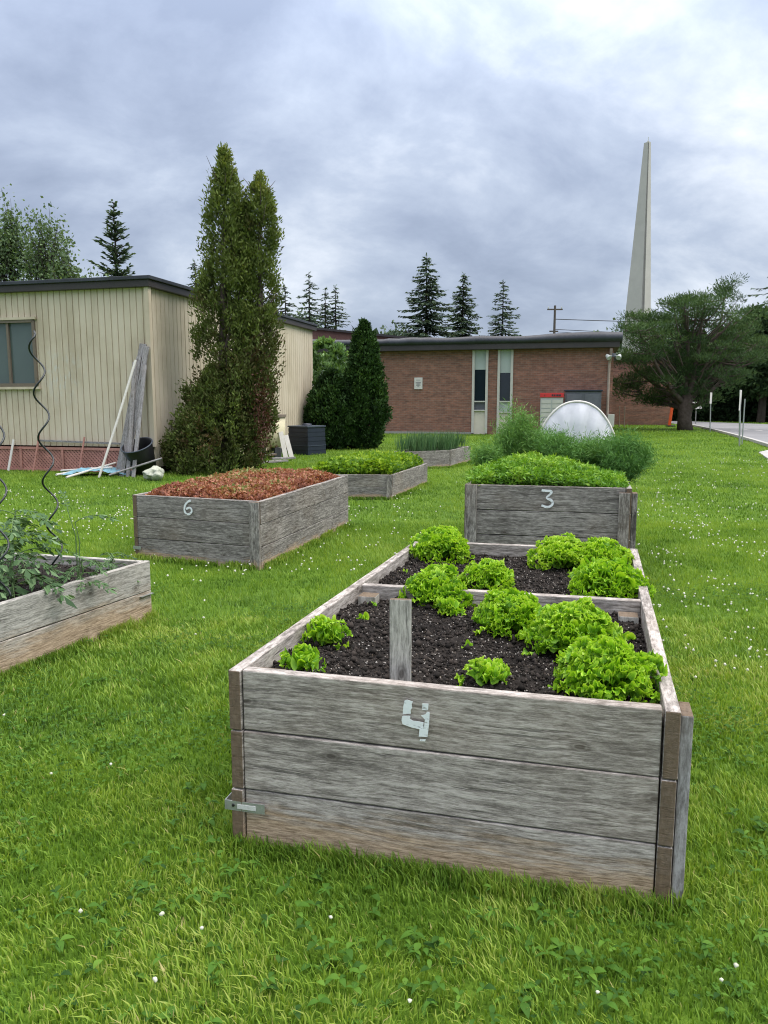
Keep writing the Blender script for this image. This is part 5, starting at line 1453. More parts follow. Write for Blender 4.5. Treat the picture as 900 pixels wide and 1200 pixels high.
def spruce(label, base, H, R0, seed, group, n_per=34, sparse=1.0, name='spruce_tree', droop=.25, lo=.08, card=.34, up=False):
    r = np.random.default_rng(seed); base = Vector(base)
    t = thing(name, label, 'tree', base, group)
    mb = MB(); mb.tube([base, base + Vector((0, 0, H * .5)), base + Vector((0, 0, H))], [H * .018, H * .010, .01], 7)
    Pl, Dl, Sl, Ll, Wl = [], [], [], [], []
    z = lo * H
    while z < H * .985:
        f = z / H; Rr = R0 * (1 - f) ** .82 * (1 - .10 * math.exp(-((f - .1) / .08) ** 2)) + .05
        nb = int(max(4, 8 * sparse)) ; a0 = r.uniform(0, 6.28)
        for k in range(nb):
            if r.random() > .90 * min(1, sparse + .1): continue
            a = a0 + 2 * math.pi * k / nb + r.normal(0, .2); L = Rr * r.uniform(.62, 1.12)
            zz_ = z + r.normal(0, .12)
            n = max(4, int(n_per * L / R0)); tt = np.sort(r.random(n) ** .8)
            if up: zoff = L * (.55 * tt)
            else: zoff = L * (-droop * tt + .38 * droop * tt ** 3 * 1.6 + .10 * (1 - f))
            X_ = base.x + math.cos(a) * L * tt; Y_ = base.y + math.sin(a) * L * tt; Z_ = zz_ + zoff
            mb.tube([(base.x, base.y, zz_), (X_[n // 2], Y_[n // 2], Z_[n // 2]), (X_[-1], Y_[-1], Z_[-1])], [.035, .02, .006], 4, False)
            sgn = r.choice([-1, 1], n); da = a + sgn * r.uniform(.3, 1.15, n)
            Pl.append(np.c_[X_, Y_, Z_]); Dl.append(np.c_[np.cos(da), np.sin(da), r.normal(-.28 if not up else .25, .2, n)])
            Sl.append(np.c_[-np.sin(da), np.cos(da), r.normal(0, .5, n)])
            Ll.append(card * (.45 + .75 * (1 - tt) * min(1, L / 1.2) + .1) * r.uniform(.7, 1.2, n)); Wl.append(np.full(n, card * .30))
        z += H * .022 / max(.55, sparse) * r.uniform(.75, 1.25)
    # leader
    Pl.append(np.c_[np.full(14, base.x), np.full(14, base.y), base.z + H * np.linspace(.93, 1.0, 14)]); aa = r.uniform(0, 6.28, 14); Dl.append(np.c_[np.cos(aa), np.sin(aa), np.full(14, .8)]); Sl.append(rand_unit(14, r)); Ll.append(np.full(14, card * .6)); Wl.append(np.full(14, card * .25))
    mb.build('trunk', M['bark_dark'], t)
    P = np.vstack(Pl); n = len(P)
    fol('crown', P, np.vstack(Dl), np.concatenate(Ll), np.concatenate(Wl), .45 + .2 * r.normal(size=n), M['spruce'], t, side=np.vstack(Sl), r=r)
    return t
def at_top(x, y, D): p = at_y(x, y, D); return (p.x, D, 0.0), p.z
SG = 'spruces beyond the buildings'
def spr(x, ytop, D, halfpx, seed, label, **k):
    b, h = at_top(x, ytop, D); k['n_per'] = int(k.get('n_per', 34) * 1.9); spruce(label, b, h, halfpx * D / 905 * 2.15, seed, SG, **k)
spr(500, 299, 58, 36, 61, 'tallest broad spruce above the brick roof, left of the tall windows', n_per=46, card=.5)
spr(543, 320, 60, 26, 62, 'medium spruce directly right of the tallest broad one', n_per=38, card=.45)
spr(590, 329, 60, 26, 63, 'spruce standing alone between the medium one and the utility pole', n_per=32, card=.42, sparse=.85)
spr(133, 239, 34, 29, 64, 'open spruce with upswept branches behind the beige roof', n_per=38, sparse=.85, card=.36, up=True)
spr(228, 305, 44, 26, 65, 'small spruce top peeking out just left of the tall cedar', n_per=24, sparse=.8)
spr(334, 334, 46, 24, 66, 'spruce showing just right of the tall cedar', n_per=26, sparse=.8)
spr(362, 320, 50, 24, 67, 'slim pointed spruce, tallest of those right of the tall cedar', n_per=30, sparse=.8)
spr(381, 338, 51, 18, 68, 'left one of two close spruce tops above the beige roof end', n_per=26, sparse=.8)
spr(393, 335, 52, 24, 69, 'right one of two close spruce tops above the beige roof end', n_per=28, sparse=.8)
spr(925, 290, 60, 62, 70, 'spruce at the right edge with branch tips reaching into the sky', n_per=40, card=.6, sparse=.7)
# far small treetops over the roofs
for i, (x, y, D, hwp, lab) in enumerate(((463, 387, 62, 10, 'small round treetop between the cedar tip and the tallest spruce'), (712, 388, 60, 22, 'low treetop peeking over the roof left of the spire'), (345, 368, 60, 26, 'round treetop filling in behind the slim spruces'))):
    b, h = at_top(x, y, D)
    tree('far_tree', lab, b, h, .2, 80 + i, M['spruce'], M['bark_dark'], 'treetops peeking over the roofs', 26, (.35, .22), 1.1, .8, fit=(hwp * D / 905, h), levels=3)
# deciduous trees at the left
for i, (x, y, D, hwp, lab) in enumerate(((-2, 218, 32, 30, 'tall airy broadleaf tree at the left picture edge'), (62, 238, 31, 34, 'airy broadleaf tree between the edge tree and the upswept spruce'))):
    b, h = at_top(x, y, D)
    tree('broadleaf_tree', lab, b, h, .16, 90 + i, M['maple'], M['bark_dark'], 'airy trees behind the beige building', 5, (.15, .095), .36, .8, fit=(hwp * D / 905, h), levels=5, nb=(3, 5), spread=.60, first=.34, lenf=.72)

# tall double-topped cedar
def columnar(t, cx, cy, z0, z1, radf, n, r, mat, clr, leaf=.10, wd=.05, nclump=260, tintf=None, name='crown', dens=.35, cs=1.0):
    """clumped sprays around an axis; radf(f) radius at height fraction"""
    f = r.random(nclump) ** .9; a = r.uniform(0, 6.28, nclump); rad = np.array([radf(q) for q in f]) * r.uniform(.30, 1.0, nclump) ** .55
    C = np.c_[cx(f) + rad * np.cos(a), cy + rad * np.sin(a), z0 + f * (z1 - z0)]
    per = n // nclump; cr_ = (r.uniform(.07, .17, nclump) * cs)
    P = C.repeat(per, 0) + np.clip(r.normal(0, .8, (nclump * per, 3)), -1.3, 1.3) * cr_.repeat(per)[:, None] * np.array((.6, .6, 1.05)) * np.where(f < .9, 1, .6).repeat(per)[:, None]
    out_ = np.c_[np.cos(a), np.sin(a), np.zeros(nclump)].repeat(per, 0)
    D = rand_unit(len(P), r) * .7 + out_ * .4 + np.array((0, 0, .75))
    ff = f.repeat(per); tint = tintf(ff, P, r) + r.normal(0, .15, nclump).repeat(per) + .10 * r.normal(size=len(P))
    return fol(name, P, D, leaf * r.uniform(.6, 1.3, len(P)), wd * r.uniform(.7, 1.2, len(P)), tint, mat, t, r=r)
cb = Vector((at_y(262, 550, 15.0).x, 15.0, 0)); pxm = lambda px: px * 15.0 / 905
ced = thing('tall_cedar', 'tall narrow double-topped cedar with a bushy foot in front of the beige building', 'tree', cb)
hT1 = at_y(266, 171, 15).z - .12; hT2 = at_y(311, 198, 15).z - .12
x1 = at_y(266, 300, 15).x; x2 = at_y(306, 300, 15).x
r = np.random.default_rng(101)
mb = MB()
mb.tube([cb, (cb.x, 15, 1.0), (x1 - .1, 15, 3), (x1, 15, hT1 - .3)], [.13, .11, .07, .015], 8)
mb.tube([cb + Vector((.1, .05, 0)), (cb.x + .3, 15.05, 1.2), (x2 - .05, 15.05, 3), (x2, 15, hT2 - .3)], [.11, .09, .06, .015], 8)
mb.tube([cb + Vector((-.1, -.05, 0)), (cb.x - .1, 14.9, 1.5), (x1 + .25, 14.85, 3.4)], [.08, .06, .015], 7)
for k in range(90):
    zz_ = r.uniform(.6, 5.2); a = r.uniform(0, 6.28); xx = (x1 if r.random() < .5 else x2) * min(1, zz_ / 2.5) + cb.x * (1 - min(1, zz_ / 2.5)); L = r.uniform(.25, .55)
    mb.tube([(xx, 15, zz_), (xx + math.cos(a) * L * .5, 15 + math.sin(a) * L * .5, zz_ + L * .5), (xx + math.cos(a) * L, 15 + math.sin(a) * L, zz_ + L * 1.1)], [.014, .009, .003], 5)
mb.build('trunk', M['bark'], ced, smooth=True)
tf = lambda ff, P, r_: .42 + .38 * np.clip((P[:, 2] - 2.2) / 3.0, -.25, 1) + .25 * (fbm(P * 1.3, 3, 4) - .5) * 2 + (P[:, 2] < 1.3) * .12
x1b = at_y(266, 480, 15).x
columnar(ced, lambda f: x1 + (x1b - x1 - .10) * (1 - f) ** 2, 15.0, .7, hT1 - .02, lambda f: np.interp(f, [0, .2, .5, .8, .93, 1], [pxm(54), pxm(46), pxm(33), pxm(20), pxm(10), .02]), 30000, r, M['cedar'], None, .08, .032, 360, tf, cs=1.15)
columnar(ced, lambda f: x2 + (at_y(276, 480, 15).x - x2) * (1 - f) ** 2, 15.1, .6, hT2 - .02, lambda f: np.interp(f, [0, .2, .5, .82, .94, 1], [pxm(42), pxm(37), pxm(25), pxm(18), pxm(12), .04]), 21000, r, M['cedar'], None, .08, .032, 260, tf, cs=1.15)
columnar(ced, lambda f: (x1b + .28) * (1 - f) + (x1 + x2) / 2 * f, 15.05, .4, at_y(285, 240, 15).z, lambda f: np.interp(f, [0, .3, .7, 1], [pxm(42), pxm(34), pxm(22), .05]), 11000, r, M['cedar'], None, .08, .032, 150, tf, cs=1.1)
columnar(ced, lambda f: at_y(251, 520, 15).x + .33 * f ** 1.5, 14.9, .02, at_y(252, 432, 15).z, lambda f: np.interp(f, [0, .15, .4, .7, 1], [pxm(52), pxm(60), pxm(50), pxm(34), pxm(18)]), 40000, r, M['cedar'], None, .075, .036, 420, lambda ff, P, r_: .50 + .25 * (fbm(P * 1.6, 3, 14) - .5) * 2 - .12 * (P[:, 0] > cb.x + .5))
# a few browned sprays on the right flank
n = 900; c_ = at_y(306, 490, 14.7); P = np.array(c_) + r.normal(0, 1, (n, 3)) * np.array((.10, .16, .40))
fol('browned_sprays', P, rand_unit(n, r) + np.array((0, 0, .5)), .07, .03, np.full(n, .0) + .05 * r.random(n), M['redcrop'], ced, r=r)

# shrubs by the beige building's far end
def shrub(name, label, x, yb, ytop, halfpx, Y, prof_, n, ncl, mat, seed, leaf=.09, wd=.045, base_t=.45, amp=.3, group=None):
    b = at_y(x, 472, Y); h = at_y(x, ytop, Y).z; t = thing(name, label, 'shrub', (b.x, Y, 0), group); r = np.random.default_rng(seed); hw_ = halfpx * Y / 905
    mb = MB()
    for k in range(14):
        a = r.uniform(0, 6.28); q = r.uniform(.2, .7); mb.tube([(b.x, Y, 0), (b.x + math.cos(a) * hw_ * q * .5, Y + math.sin(a) * hw_ * q * .5, h * .4), (b.x + math.cos(a) * hw_ * q * .6, Y + math.sin(a) * hw_ * q * .6, h * .75)], [.035, .02, .006], 6)
    mb.build('stems', M['bark_dark'], t)
    # leafy shell
    columnar(t, lambda f: b.x + 0 * f, Y, .02, h - .03, lambda f: hw_ * np.interp(f, *prof_), n, r, mat, None, leaf, wd, ncl, lambda ff, P, r_: base_t + amp * (fbm(P * 2.0, 3, seed) - .5) * 2 + .1 * (ff - .5))
shrub('conical_cedar', 'dense dark conical cedar beside the brick wall', 427, 525, 379, 27, 22.6, ([0, .06, .3, .6, .85, 1], [.55, .85, 1, .72, .45, .05]), 42000, 560, M['cedar_dark'], 111, .10, .055, .50)
shrub('round_cedar', 'low dark rounded cedar behind the compost bin', 388, 525, 436, 30, 22.4, ([0, .08, .45, .8, 1], [.6, .95, 1, .65, .15]), 36000, 420, M['cedar_dark'], 112, .10, .055, .38)
shrub('pale_shrub', 'pale green broad-leaved shrub growing up between the two dark cedars', 386, 520, 402, 27, 24.3, ([0, .3, .7, 1], [.4, .8, 1, .5]), 5200, 170, M['pale_leaf'], 113, .17, .11, .5)

# pine at the right
pb_ = at_z(803, 504); Yp = pb_.y; W_ = lambda px: px * Yp / 905
pine = thing('spreading_pine', 'spreading multi-stemmed pine standing alone at the right of the lawn', 'tree', pb_)
r = np.random.default_rng(121); mb = MB(); tips = []
def PW(x, y, dy=0.0): p = at_y(x, y, Yp + dy); return p
mb.tube([pb_ + Vector((0, 0, -.1)), PW(802, 490), PW(803, 478), PW(806, 462)], [W_(9.5), W_(7.5), W_(8.5), W_(5)], 12)
limbs = [((803, 478), (790, 468), (770, 452), (748, 436), (736, 420), 0.6), ((804, 470), (800, 452), (796, 425), (790, 395), (778, 372), 1.2),
         ((805, 466), (812, 445), (818, 415), (822, 380), (826, 350), -.6), ((806, 472), (822, 455), (835, 432), (850, 405), (862, 378), .8),
         ((803, 474), (785, 455), (770, 430), (757, 402), (745, 388), -1.2), ((806, 480), (818, 474), (832, 460), (850, 440), (872, 418), -.8),
         ((804, 462), (806, 435), (806, 400), (802, 370), (800, 352), 0.2), ((806, 468), (815, 440), (835, 410), (845, 375), (850, 342), 1.6), ((803, 480), (785, 474), (765, 470), (752, 462), (741, 445), 1.5),
         ((804, 470), (798, 445), (782, 415), (765, 385), (757, 368), 2.2), ((806, 470), (830, 450), (855, 428), (880, 410), (893, 398), 1.5)]
for i, L_ in enumerate(limbs):
    dy = L_[5]; pts = [PW(x, y, dy * (k / 4) * 1.3) for k, (x, y) in enumerate(L_[:5])]
    mb.tube(pts, [W_(3.2), W_(2.6), W_(2.0), W_(1.4), W_(.5)], 8, False)
    for k in range(1, 5):
        for j in range(7):
            p = pts[k - 1].lerp(pts[k], r.random()) if k > 1 else pts[k]
            a = r.uniform(0, 6.28); L = r.uniform(.5, 1.25) * (.5 + .2 * k); e = p + Vector((math.cos(a) * L, math.sin(a) * L, r.uniform(-.05, .42) * L))
            m_ = p.lerp(e, .5) + Vector((0, 0, -.08))
            mb.tube([p, m_, e], [.045, .03, .012], 5, False)
            if k > 1: tips.append(e); tips.append(p.lerp(e, .72) + Vector(r.normal(0, .15, 3)))
    tips.append(pts[-1])
    for j in range(4): tips.append(pts[-1] + Vector((r.normal(0, .42), r.normal(0, .42), r.normal(-.08, .14))))
for k in range(85):
    x_ = r.uniform(738, 892); yt_ = 344 + ((x_ - 828) / 75) ** 2 * 34; yb_ = 432 - abs(x_ - 810) * .12; f_ = r.random() ** 1.6
    p = PW(x_, yt_ + (yb_ - yt_) * f_, r.uniform(-2.6, 2.6) * math.sqrt(max(.05, 1 - ((x_ - 815) / 82) ** 2))); tips.append(p)
    hub = PW(806 + (x_ - 806) * .45, min(yt_ + (yb_ - yt_) * f_ + 30, 455), (p.y - Yp) * .4)
    mb.tube([hub, hub.lerp(p, .5) + Vector((0, 0, -.12)), p], [.045, .028, .01], 5, False)
mb.build('trunk', M['bark'], pine, smooth=True)
A = np.array([list(t_) for t_ in tips])
ymax = np.interp([0], [0], [0])
m = len(A); npc = 85; crx = r.uniform(.26, .50, m)
P = A.repeat(npc, 0) + norm(r.normal(size=(m * npc, 3))) * (r.random(m * npc) ** .45)[:, None] * crx.repeat(npc)[:, None] * np.array((1.15, 1.15, .50)) * 1.15
D = (P - A.repeat(npc, 0)) + rand_unit(len(P), r) * .25 + np.array((0, 0, .3))
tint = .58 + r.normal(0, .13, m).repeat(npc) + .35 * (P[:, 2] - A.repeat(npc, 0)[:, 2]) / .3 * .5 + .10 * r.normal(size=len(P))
fol('crown', P, D, .20 * r.uniform(.6, 1.2, len(P)), .035, tint, M['pine'], pine, r=r)

# trees beyond the road
def clump_tree(name, label, x, ytop, Y, halfpx, zlow, mat, seed, group, ncl=90, per=110, leaf=(.5, .26), cs=1.0, bark='bark_dark', tone=.45):
    b = at_y(x, 472, Y); h = at_y(x, ytop, Y).z; hw_ = halfpx * Y / 905; r = np.random.default_rng(seed)
    t = thing(name, label, 'tree', (b.x, Y, 0), group)
    mb = MB(); mb.tube([(b.x, Y, 0), (b.x + .1, Y, h * .45), (b.x, Y, h * .85)], [.28, .2, .05], 7)
    d_ = rand_unit(ncl, r); rr_ = r.uniform(.45, 1, ncl)
    C = np.array((b.x, Y, (h + zlow) / 2)) + d_ * rr_[:, None] * np.array((hw_ * .85, hw_ * .85, (h - zlow) / 2 * .88))
    for c in C[::3]:
        mb.tube([(b.x, Y, max(.5, c[2] - hw_ * .4)), tuple(c)], [.07, .015], 5, False)
    mb.build('trunk', M[bark], t)
    cr_ = r.uniform(.16, .30, ncl) * hw_ * cs
    P = C.repeat(per, 0) + norm(r.normal(size=(ncl * per, 3))) * (r.random(ncl * per) ** .5)[:, None] * cr_.repeat(per)[:, None]
    P[:, 2] = np.maximum(P[:, 2], zlow * .6)
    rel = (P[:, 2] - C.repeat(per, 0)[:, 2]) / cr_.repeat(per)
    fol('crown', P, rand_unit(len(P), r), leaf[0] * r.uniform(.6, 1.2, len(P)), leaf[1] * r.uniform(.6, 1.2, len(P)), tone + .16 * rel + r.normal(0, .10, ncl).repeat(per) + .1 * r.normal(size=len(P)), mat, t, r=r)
RG = 'trees beyond the road'
clump_tree('broadleaf_tree', 'big dark green tree right of the pine crown', 893, 352, 52, 48, 1.6, M['pine'], 131, RG, 110, 160, (.42, .2))
clump_tree('broadleaf_tree', 'dark tree filling in behind the pine, above the road signs', 845, 388, 62, 44, 1.0, M['maple'], 132, RG, 90, 130, (.45, .24), tone=.2)
clump_tree('broadleaf_tree', 'tree beyond the right picture edge behind the road', 965, 370, 55, 60, .5, M['hedge'], 133, RG, 100, 120, (.5, .26))
clump_tree('broadleaf_tree', 'dark tree seen through the gap left of the pine trunk', 795, 432, 76, 26, .6, M['hedge'], 134, RG, 60, 110, (.5, .26))
clump_tree('broadleaf_tree', 'tree outside the right edge standing farther along the road', 1060, 350, 50, 62, .5, M['hedge'], 135, RG, 90, 110, (.5, .26))
# dark wood along the far side of the road
r = np.random.default_rng(140); n = 60000
px0 = at_z(800, 494.5); px1 = at_z(1500, 505)
t_ = r.random(n); base_ = np.array((px0.x, px0.y + 3.0)) * (1 - t_[:, None]) + np.array((px1.x, px1.y + 2.5)) * t_[:, None]
dep = r.random(n) ** 1.5 * 4; topz = 2.2 + 2.2 * fbm(np.c_[base_ * .35], 3, 2)
P = np.c_[base_[:, 0] , base_[:, 1] + dep, r.random(n) ** .8 * topz * (1 - .15 * (dep < .5))]
P[:, 1] += (fbm(P * .8, 3, 6) - .5) * 1.6
tag(fol('roadside_thicket', P, rand_unit(n, r), .42 * r.uniform(.5, 1.2, n), .22, .32 + .3 * (fbm(P * 1.1, 3, 8) - .5) * 2 + .1 * r.normal(size=n), M['hedge'], r=r, kind='stuff'), 'dark thicket of undergrowth along the far side of the road', 'undergrowth')
# far woods closing the horizon
n = 60000; a = r.uniform(-1.15, 1.15, n); Dd = 150 + 40 * r.random(n); hh_ = 9 + 7 * fbm(np.c_[a * 9, a * 0], 4, 12)
P = np.c_[np.sin(a) * Dd, np.cos(a) * Dd, r.random(n) * hh_]
tag(fol('far_woods', P, rand_unit(n, r), 2.6 * r.uniform(.5, 1.2, n), 1.5, .35 + .2 * r.normal(size=n), M['hedge'], r=r, kind='stuff'), 'dark far-off woods closing the horizon behind the buildings', 'woods')

# ------------------------------------------------------------------ compost bin, tank, lumber
cbp = at_z(358.5, 533); Yb = cbp.y
cbin = thing('compost_bin', 'blue-black ribbed plastic compost bin beside the dark cedars', 'compost bin', cbp)
Mz = Matrix.Rotation(-YAW - R(22), 3, 'Z')
hB = at_y(358, 501, Yb).z; wB = 40 * Yb / 905 * .80
nl = 6
bb_ = MB()
for i in range(nl):
    z0 = hB * i / nl; z1 = hB * (i + 1) / nl; f0 = 1.0 - .05 * i / nl
    bb_.box((cbp.x, Yb + .3, z0 + (z1 - z0) * .40), (wB * f0, wB * f0, (z1 - z0) * .80), Mz)
    bb_.box((cbp.x, Yb + .3, z1 - (z1 - z0) * .1), (wB * f0 * .965, wB * f0 * .965, (z1 - z0) * .2), Mz)
bb_.build('body', M['navy'], cbin)
ld_ = MB(); Ml = Mz
zt_ = hB
ld_.box((cbp.x, Yb + .3, hB + .022), (wB * 1.01, wB * 1.01, .04), Mz); lo = ld_.build('lid', M['navy_lid'], cbin, bevel=.01)
MB().lathe((cbp.x, Yb + .3, hB + .04), [(.14, 0), (.13, .05), (0, .065)], 20).build('lid_knob', M['navy'], lo, smooth=True)
ho = Vector((cbp.x, Yb + .3, 0)); 
bd_ = MB(); bd_.box((cbp.x, Yb + .3, hB * .335), (wB * 1.012, wB * 1.012, .018), Mz); bd_.build('band', M['navy_lid'], cbin)

Yt = 19.0; tc0 = at_y(320, 487, Yt)
tank = thing('storage_tank', 'cream plastic tank with brown lid raised on blocks, half hidden by the cedar', 'tank', (tc0.x, Yt, 0))
zt1, zt0 = at_y(320, 489, Yt).z, at_y(320, 524, Yt).z
MB().lathe((tc0.x - .05, Yt, 0), [(0, zt0), (.20, zt0), (.27, zt0 + .06), (.335, zt0 + .25), (.345, zt1), (0, zt1)], 28).build('body', M['tank'], tank, smooth=True)
MB().lathe((tc0.x - .05, Yt, 0), [(0, zt1 + .001), (.37, zt1 + .001), (.37, zt1 + .07), (0, zt1 + .09)], 28).build('lid', M['tank_lid'], tank)
for dx, dy in ((-.2, -.15), (.18, -.15), (0, .2)):
    MB().box((tc0.x - .05 + dx, Yt + dy, zt0 / 2), (.14, .14, zt0 - .002)).build('support_block', M['grey_panel'], tank, bevel=.01)
for i, (xb, yb, xt, yt, lab) in enumerate(((335, 537, 329, 506, 'white panel leaning on the cream tank, left of the pair'), (342, 537, 335, 510, 'white panel leaning on the cream tank, right of the pair'))):
    b = at_z(xb, yb, 0); b.y = 18.55 + .05 * i; b.x = at_y(xb, yb, b.y).x; t2 = at_y(xt, yt, 18.75 + .05 * i)
    tag(MB().bar(b, t2, .11, .02, Vector((.2, -1, 0))).build('white_panel', M['white'], origin=b, bevel=.003), lab, 'panel', 'white panels leaning on the tank')
for i, (xa, ya, xb, yb, lab) in enumerate(((303, 544, 336, 541.5, 'grey board lying on the grass nearest the cedar foot'), (318, 541, 345, 539.5, 'short pale board lying on the grass below the white panels'), (296, 540, 322, 537, 'weathered board lying against the support blocks of the tank'))):
    a = at_z(xa, ya); b = at_z(xb, yb); a.z = b.z = .035 + .03 * i
    tag(MB().bar(a, b, .12, .04).build('ground_board', M['plank'], bevel=.004), lab, 'board', 'boards lying on the grass by the tank')

# ------------------------------------------------------------------ lawn grass
def grass_region(y0, y1, n, hgt, wid, seed, margin=1.25, xoff=.6):
    r = np.random.default_rng(seed)
    # uniform per area over a widening strip
    yy = np.sqrt(r.random(int(n * 1.0)) * (y1 ** 2 - y0 ** 2) + y0 ** 2) if y0 > 0 else r.random(n) * (y1 - y0) + y0
    half = .5 * yy * margin + xoff
    xx = r.uniform(-1, 1, len(yy)) * half
    return np.c_[xx, yy], r
MASK = [(q, .0) for q in BOXES]
WALLB = [[tuple(p[:2]) for p in (cl, c0, cr_, bk)], [tuple(p[:2]) for p in (bp(sL), bp(sR), bp(sR, 0, -14), bp(sL, 0, -14))], [tuple(p[:2]) for p in (b2(e0), b2(e1), b2(e1, 0, -9), b2(e0, 0, -9))]]
roadpoly = np.array([(p.x, p.y) for p in near + far])
def in_poly(P, poly):
    x, y = P[:, 0], P[:, 1]; c = np.zeros(len(P), bool); j = len(poly) - 1
    for i in range(len(poly)):
        xi, yi = poly[i]; xj, yj = poly[j]
        k = ((yi > y) != (yj > y)); 
        with np.errstate(divide='ignore', invalid='ignore'):
            c ^= k & (x < (xj - xi) * (y - yi) / (yj - yi) + xi)
        j = i
    return c
def keep_lawn(P, grow=-.004):
    m = np.ones(len(P), bool)
    for q in BOXES: m &= ~inside(P, q, -grow if False else 0.0)
    for q in WALLB: m &= ~inside(P, q, 0.0)
    m &= ~in_poly(P, roadpoly); m &= ~in_poly(P, np.array([(p.x, p.y) for p in pp]))
    return m
def edge_dist(P, quad):
    q = np.array(quad); d = np.full(len(P), 9.0)
    for i in range(4):
        a, b = q[i], q[(i + 1) % 4]; e = b - a; t = np.clip(((P - a) @ e) / (e @ e), 0, 1); d = np.minimum(d, np.linalg.norm(P - (a + t[:, None] * e), axis=1))
    return d
def blades(P, r, hgt, wid, lean=.45, seg=2):
    n = len(P); big = fbm(P * .9, 3, 21); med = fbm(P * 3.3, 3, 22); fin = fbm(P * 11, 2, 23)
    ed = np.full(n, 9.0)
    for q in BOXES: ed = np.minimum(ed, edge_dist(P, q))
    tall = 1 + .35 * np.exp(-(ed / .05) ** 2) * r.random(n)
    h = hgt * r.uniform(.55, 1.25, n) * (.65 + .7 * med) * tall
    a = r.uniform(0, 6.28, n); sw = 6.28 * fbm(P * 2.0, 2, 31)       # blades in a tuft lean the same way
    ln = lean * r.uniform(.2, 1.3, n) * h
    dx = np.cos(a) * .85 + np.cos(sw) * .35; dy = np.sin(a) * .85 + np.sin(sw) * .35
    wv = wid * r.uniform(.6, 1.3, n)
    sa = a + 1.57 + r.normal(0, .5, n); sx, sy = np.cos(sa) * wv * .5, np.sin(sa) * wv * .5
    x, y = P[:, 0], P[:, 1]; z0 = -.004
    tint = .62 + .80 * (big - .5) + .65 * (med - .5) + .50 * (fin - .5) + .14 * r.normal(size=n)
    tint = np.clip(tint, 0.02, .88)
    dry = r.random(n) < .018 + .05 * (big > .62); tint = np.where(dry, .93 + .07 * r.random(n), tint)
    if seg == 2:
        V_ = np.empty((n, 5, 3))
        V_[:, 0] = np.c_[x - sx, y - sy, np.full(n, z0)]; V_[:, 1] = np.c_[x + sx, y + sy, np.full(n, z0)]
        mx, my, mz = x + dx * ln * .35, y + dy * ln * .35, h * .62
        V_[:, 2] = np.c_[mx + sx * .8, my + sy * .8, mz]; V_[:, 3] = np.c_[mx - sx * .8, my - sy * .8, mz]
        V_[:, 4] = np.c_[x + dx * ln, y + dy * ln, h * .97]
        b = np.arange(n)[:, None] * 5
        F_ = [np.c_[b, b + 1, b + 2, b + 3], np.c_[b + 3, b + 2, b + 4]]
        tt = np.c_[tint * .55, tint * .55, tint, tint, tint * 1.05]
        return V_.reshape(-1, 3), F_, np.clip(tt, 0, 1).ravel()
    V_ = np.empty((n, 3, 3)); V_[:, 0] = np.c_[x - sx, y - sy, np.full(n, z0)]; V_[:, 1] = np.c_[x + sx, y + sy, np.full(n, z0)]; V_[:, 2] = np.c_[x + dx * ln, y + dy * ln, h]
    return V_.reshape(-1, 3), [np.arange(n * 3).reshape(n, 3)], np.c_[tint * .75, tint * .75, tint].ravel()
AV, AF3, AF4, AT = [], [], [], []; off_ = 0
def add_blades(res):
    global off_
    V_, F_, T_ = res; AV.append(V_); AT.append(T_)
    for f in F_: (AF4 if f.shape[1] == 4 else AF3).append(f + off_)
    off_ += len(V_)
for (y0, y1, n, h_, w_, sd_, xo, seg) in ((1.15, 2.6, 90000, .031, .0042, 201, .5, 2), (2.6, 4.6, 115000, .032, .0052, 202, .6, 2), (4.6, 8.5, 130000, .038, .0075, 203, .8, 1), (8.5, 17, 130000, .040, .013, 204, 1.5, 1), (17, 34, 110000, .05, .026, 205, 3, 1), (34, 60, 50000, .06, .05, 206, 4, 1)):
    P, r = grass_region(y0, y1, int(n * 1.4), h_, w_, sd_, 1.7, xo + .6); P = P[keep_lawn(P)]
    add_blades(blades(P, r, h_, w_, .7, seg))
P, r = grass_region(1.15, 4.5, 13000, 0, 0, 207, 1.7, 1.0); P = P[keep_lawn(P)]; P = P[fbm(P * 2.4, 3, 77) > .46]
add_blades(blades(P, r, .038, .0070, 1.2, 2))
# fringe of longer uncut grass against the beds
for q in BOXES:
    q_ = np.array(q); r = np.random.default_rng(int(abs(q_[0, 0]) * 1000)); dist = abs(q_[:, 1].mean())
    for i in range(4):
        a, b = q_[i], q_[(i + 1) % 4]; L = np.linalg.norm(b - a); n = int(L * (2600 if dist < 5 else 900)); e = (b - a) / L; nn = np.array((e[1], -e[0]))
        if (q_.mean(0) - a) @ nn > 0: nn = -nn
        P = a + e * (r.random(n) * L)[:, None] + nn * (.003 + np.abs(r.normal(0, .028, n)))[:, None]
        mm_ = vnoise(P * 6, 3) > .22; P = P[mm_]; P = P[keep_lawn(P)]
        if len(P): add_blades(blades(P, r, .046, .0042 if dist < 5 else .010, .6, 2))
tag(obj_np('lawn_grass', np.vstack(AV), [np.vstack(AF4), np.vstack(AF3)], M['grass'], origin=(0, 0, 0), tint=np.concatenate(AT)), 'green mown lawn grass covering the ground around the beds', 'grass', kind='stuff')

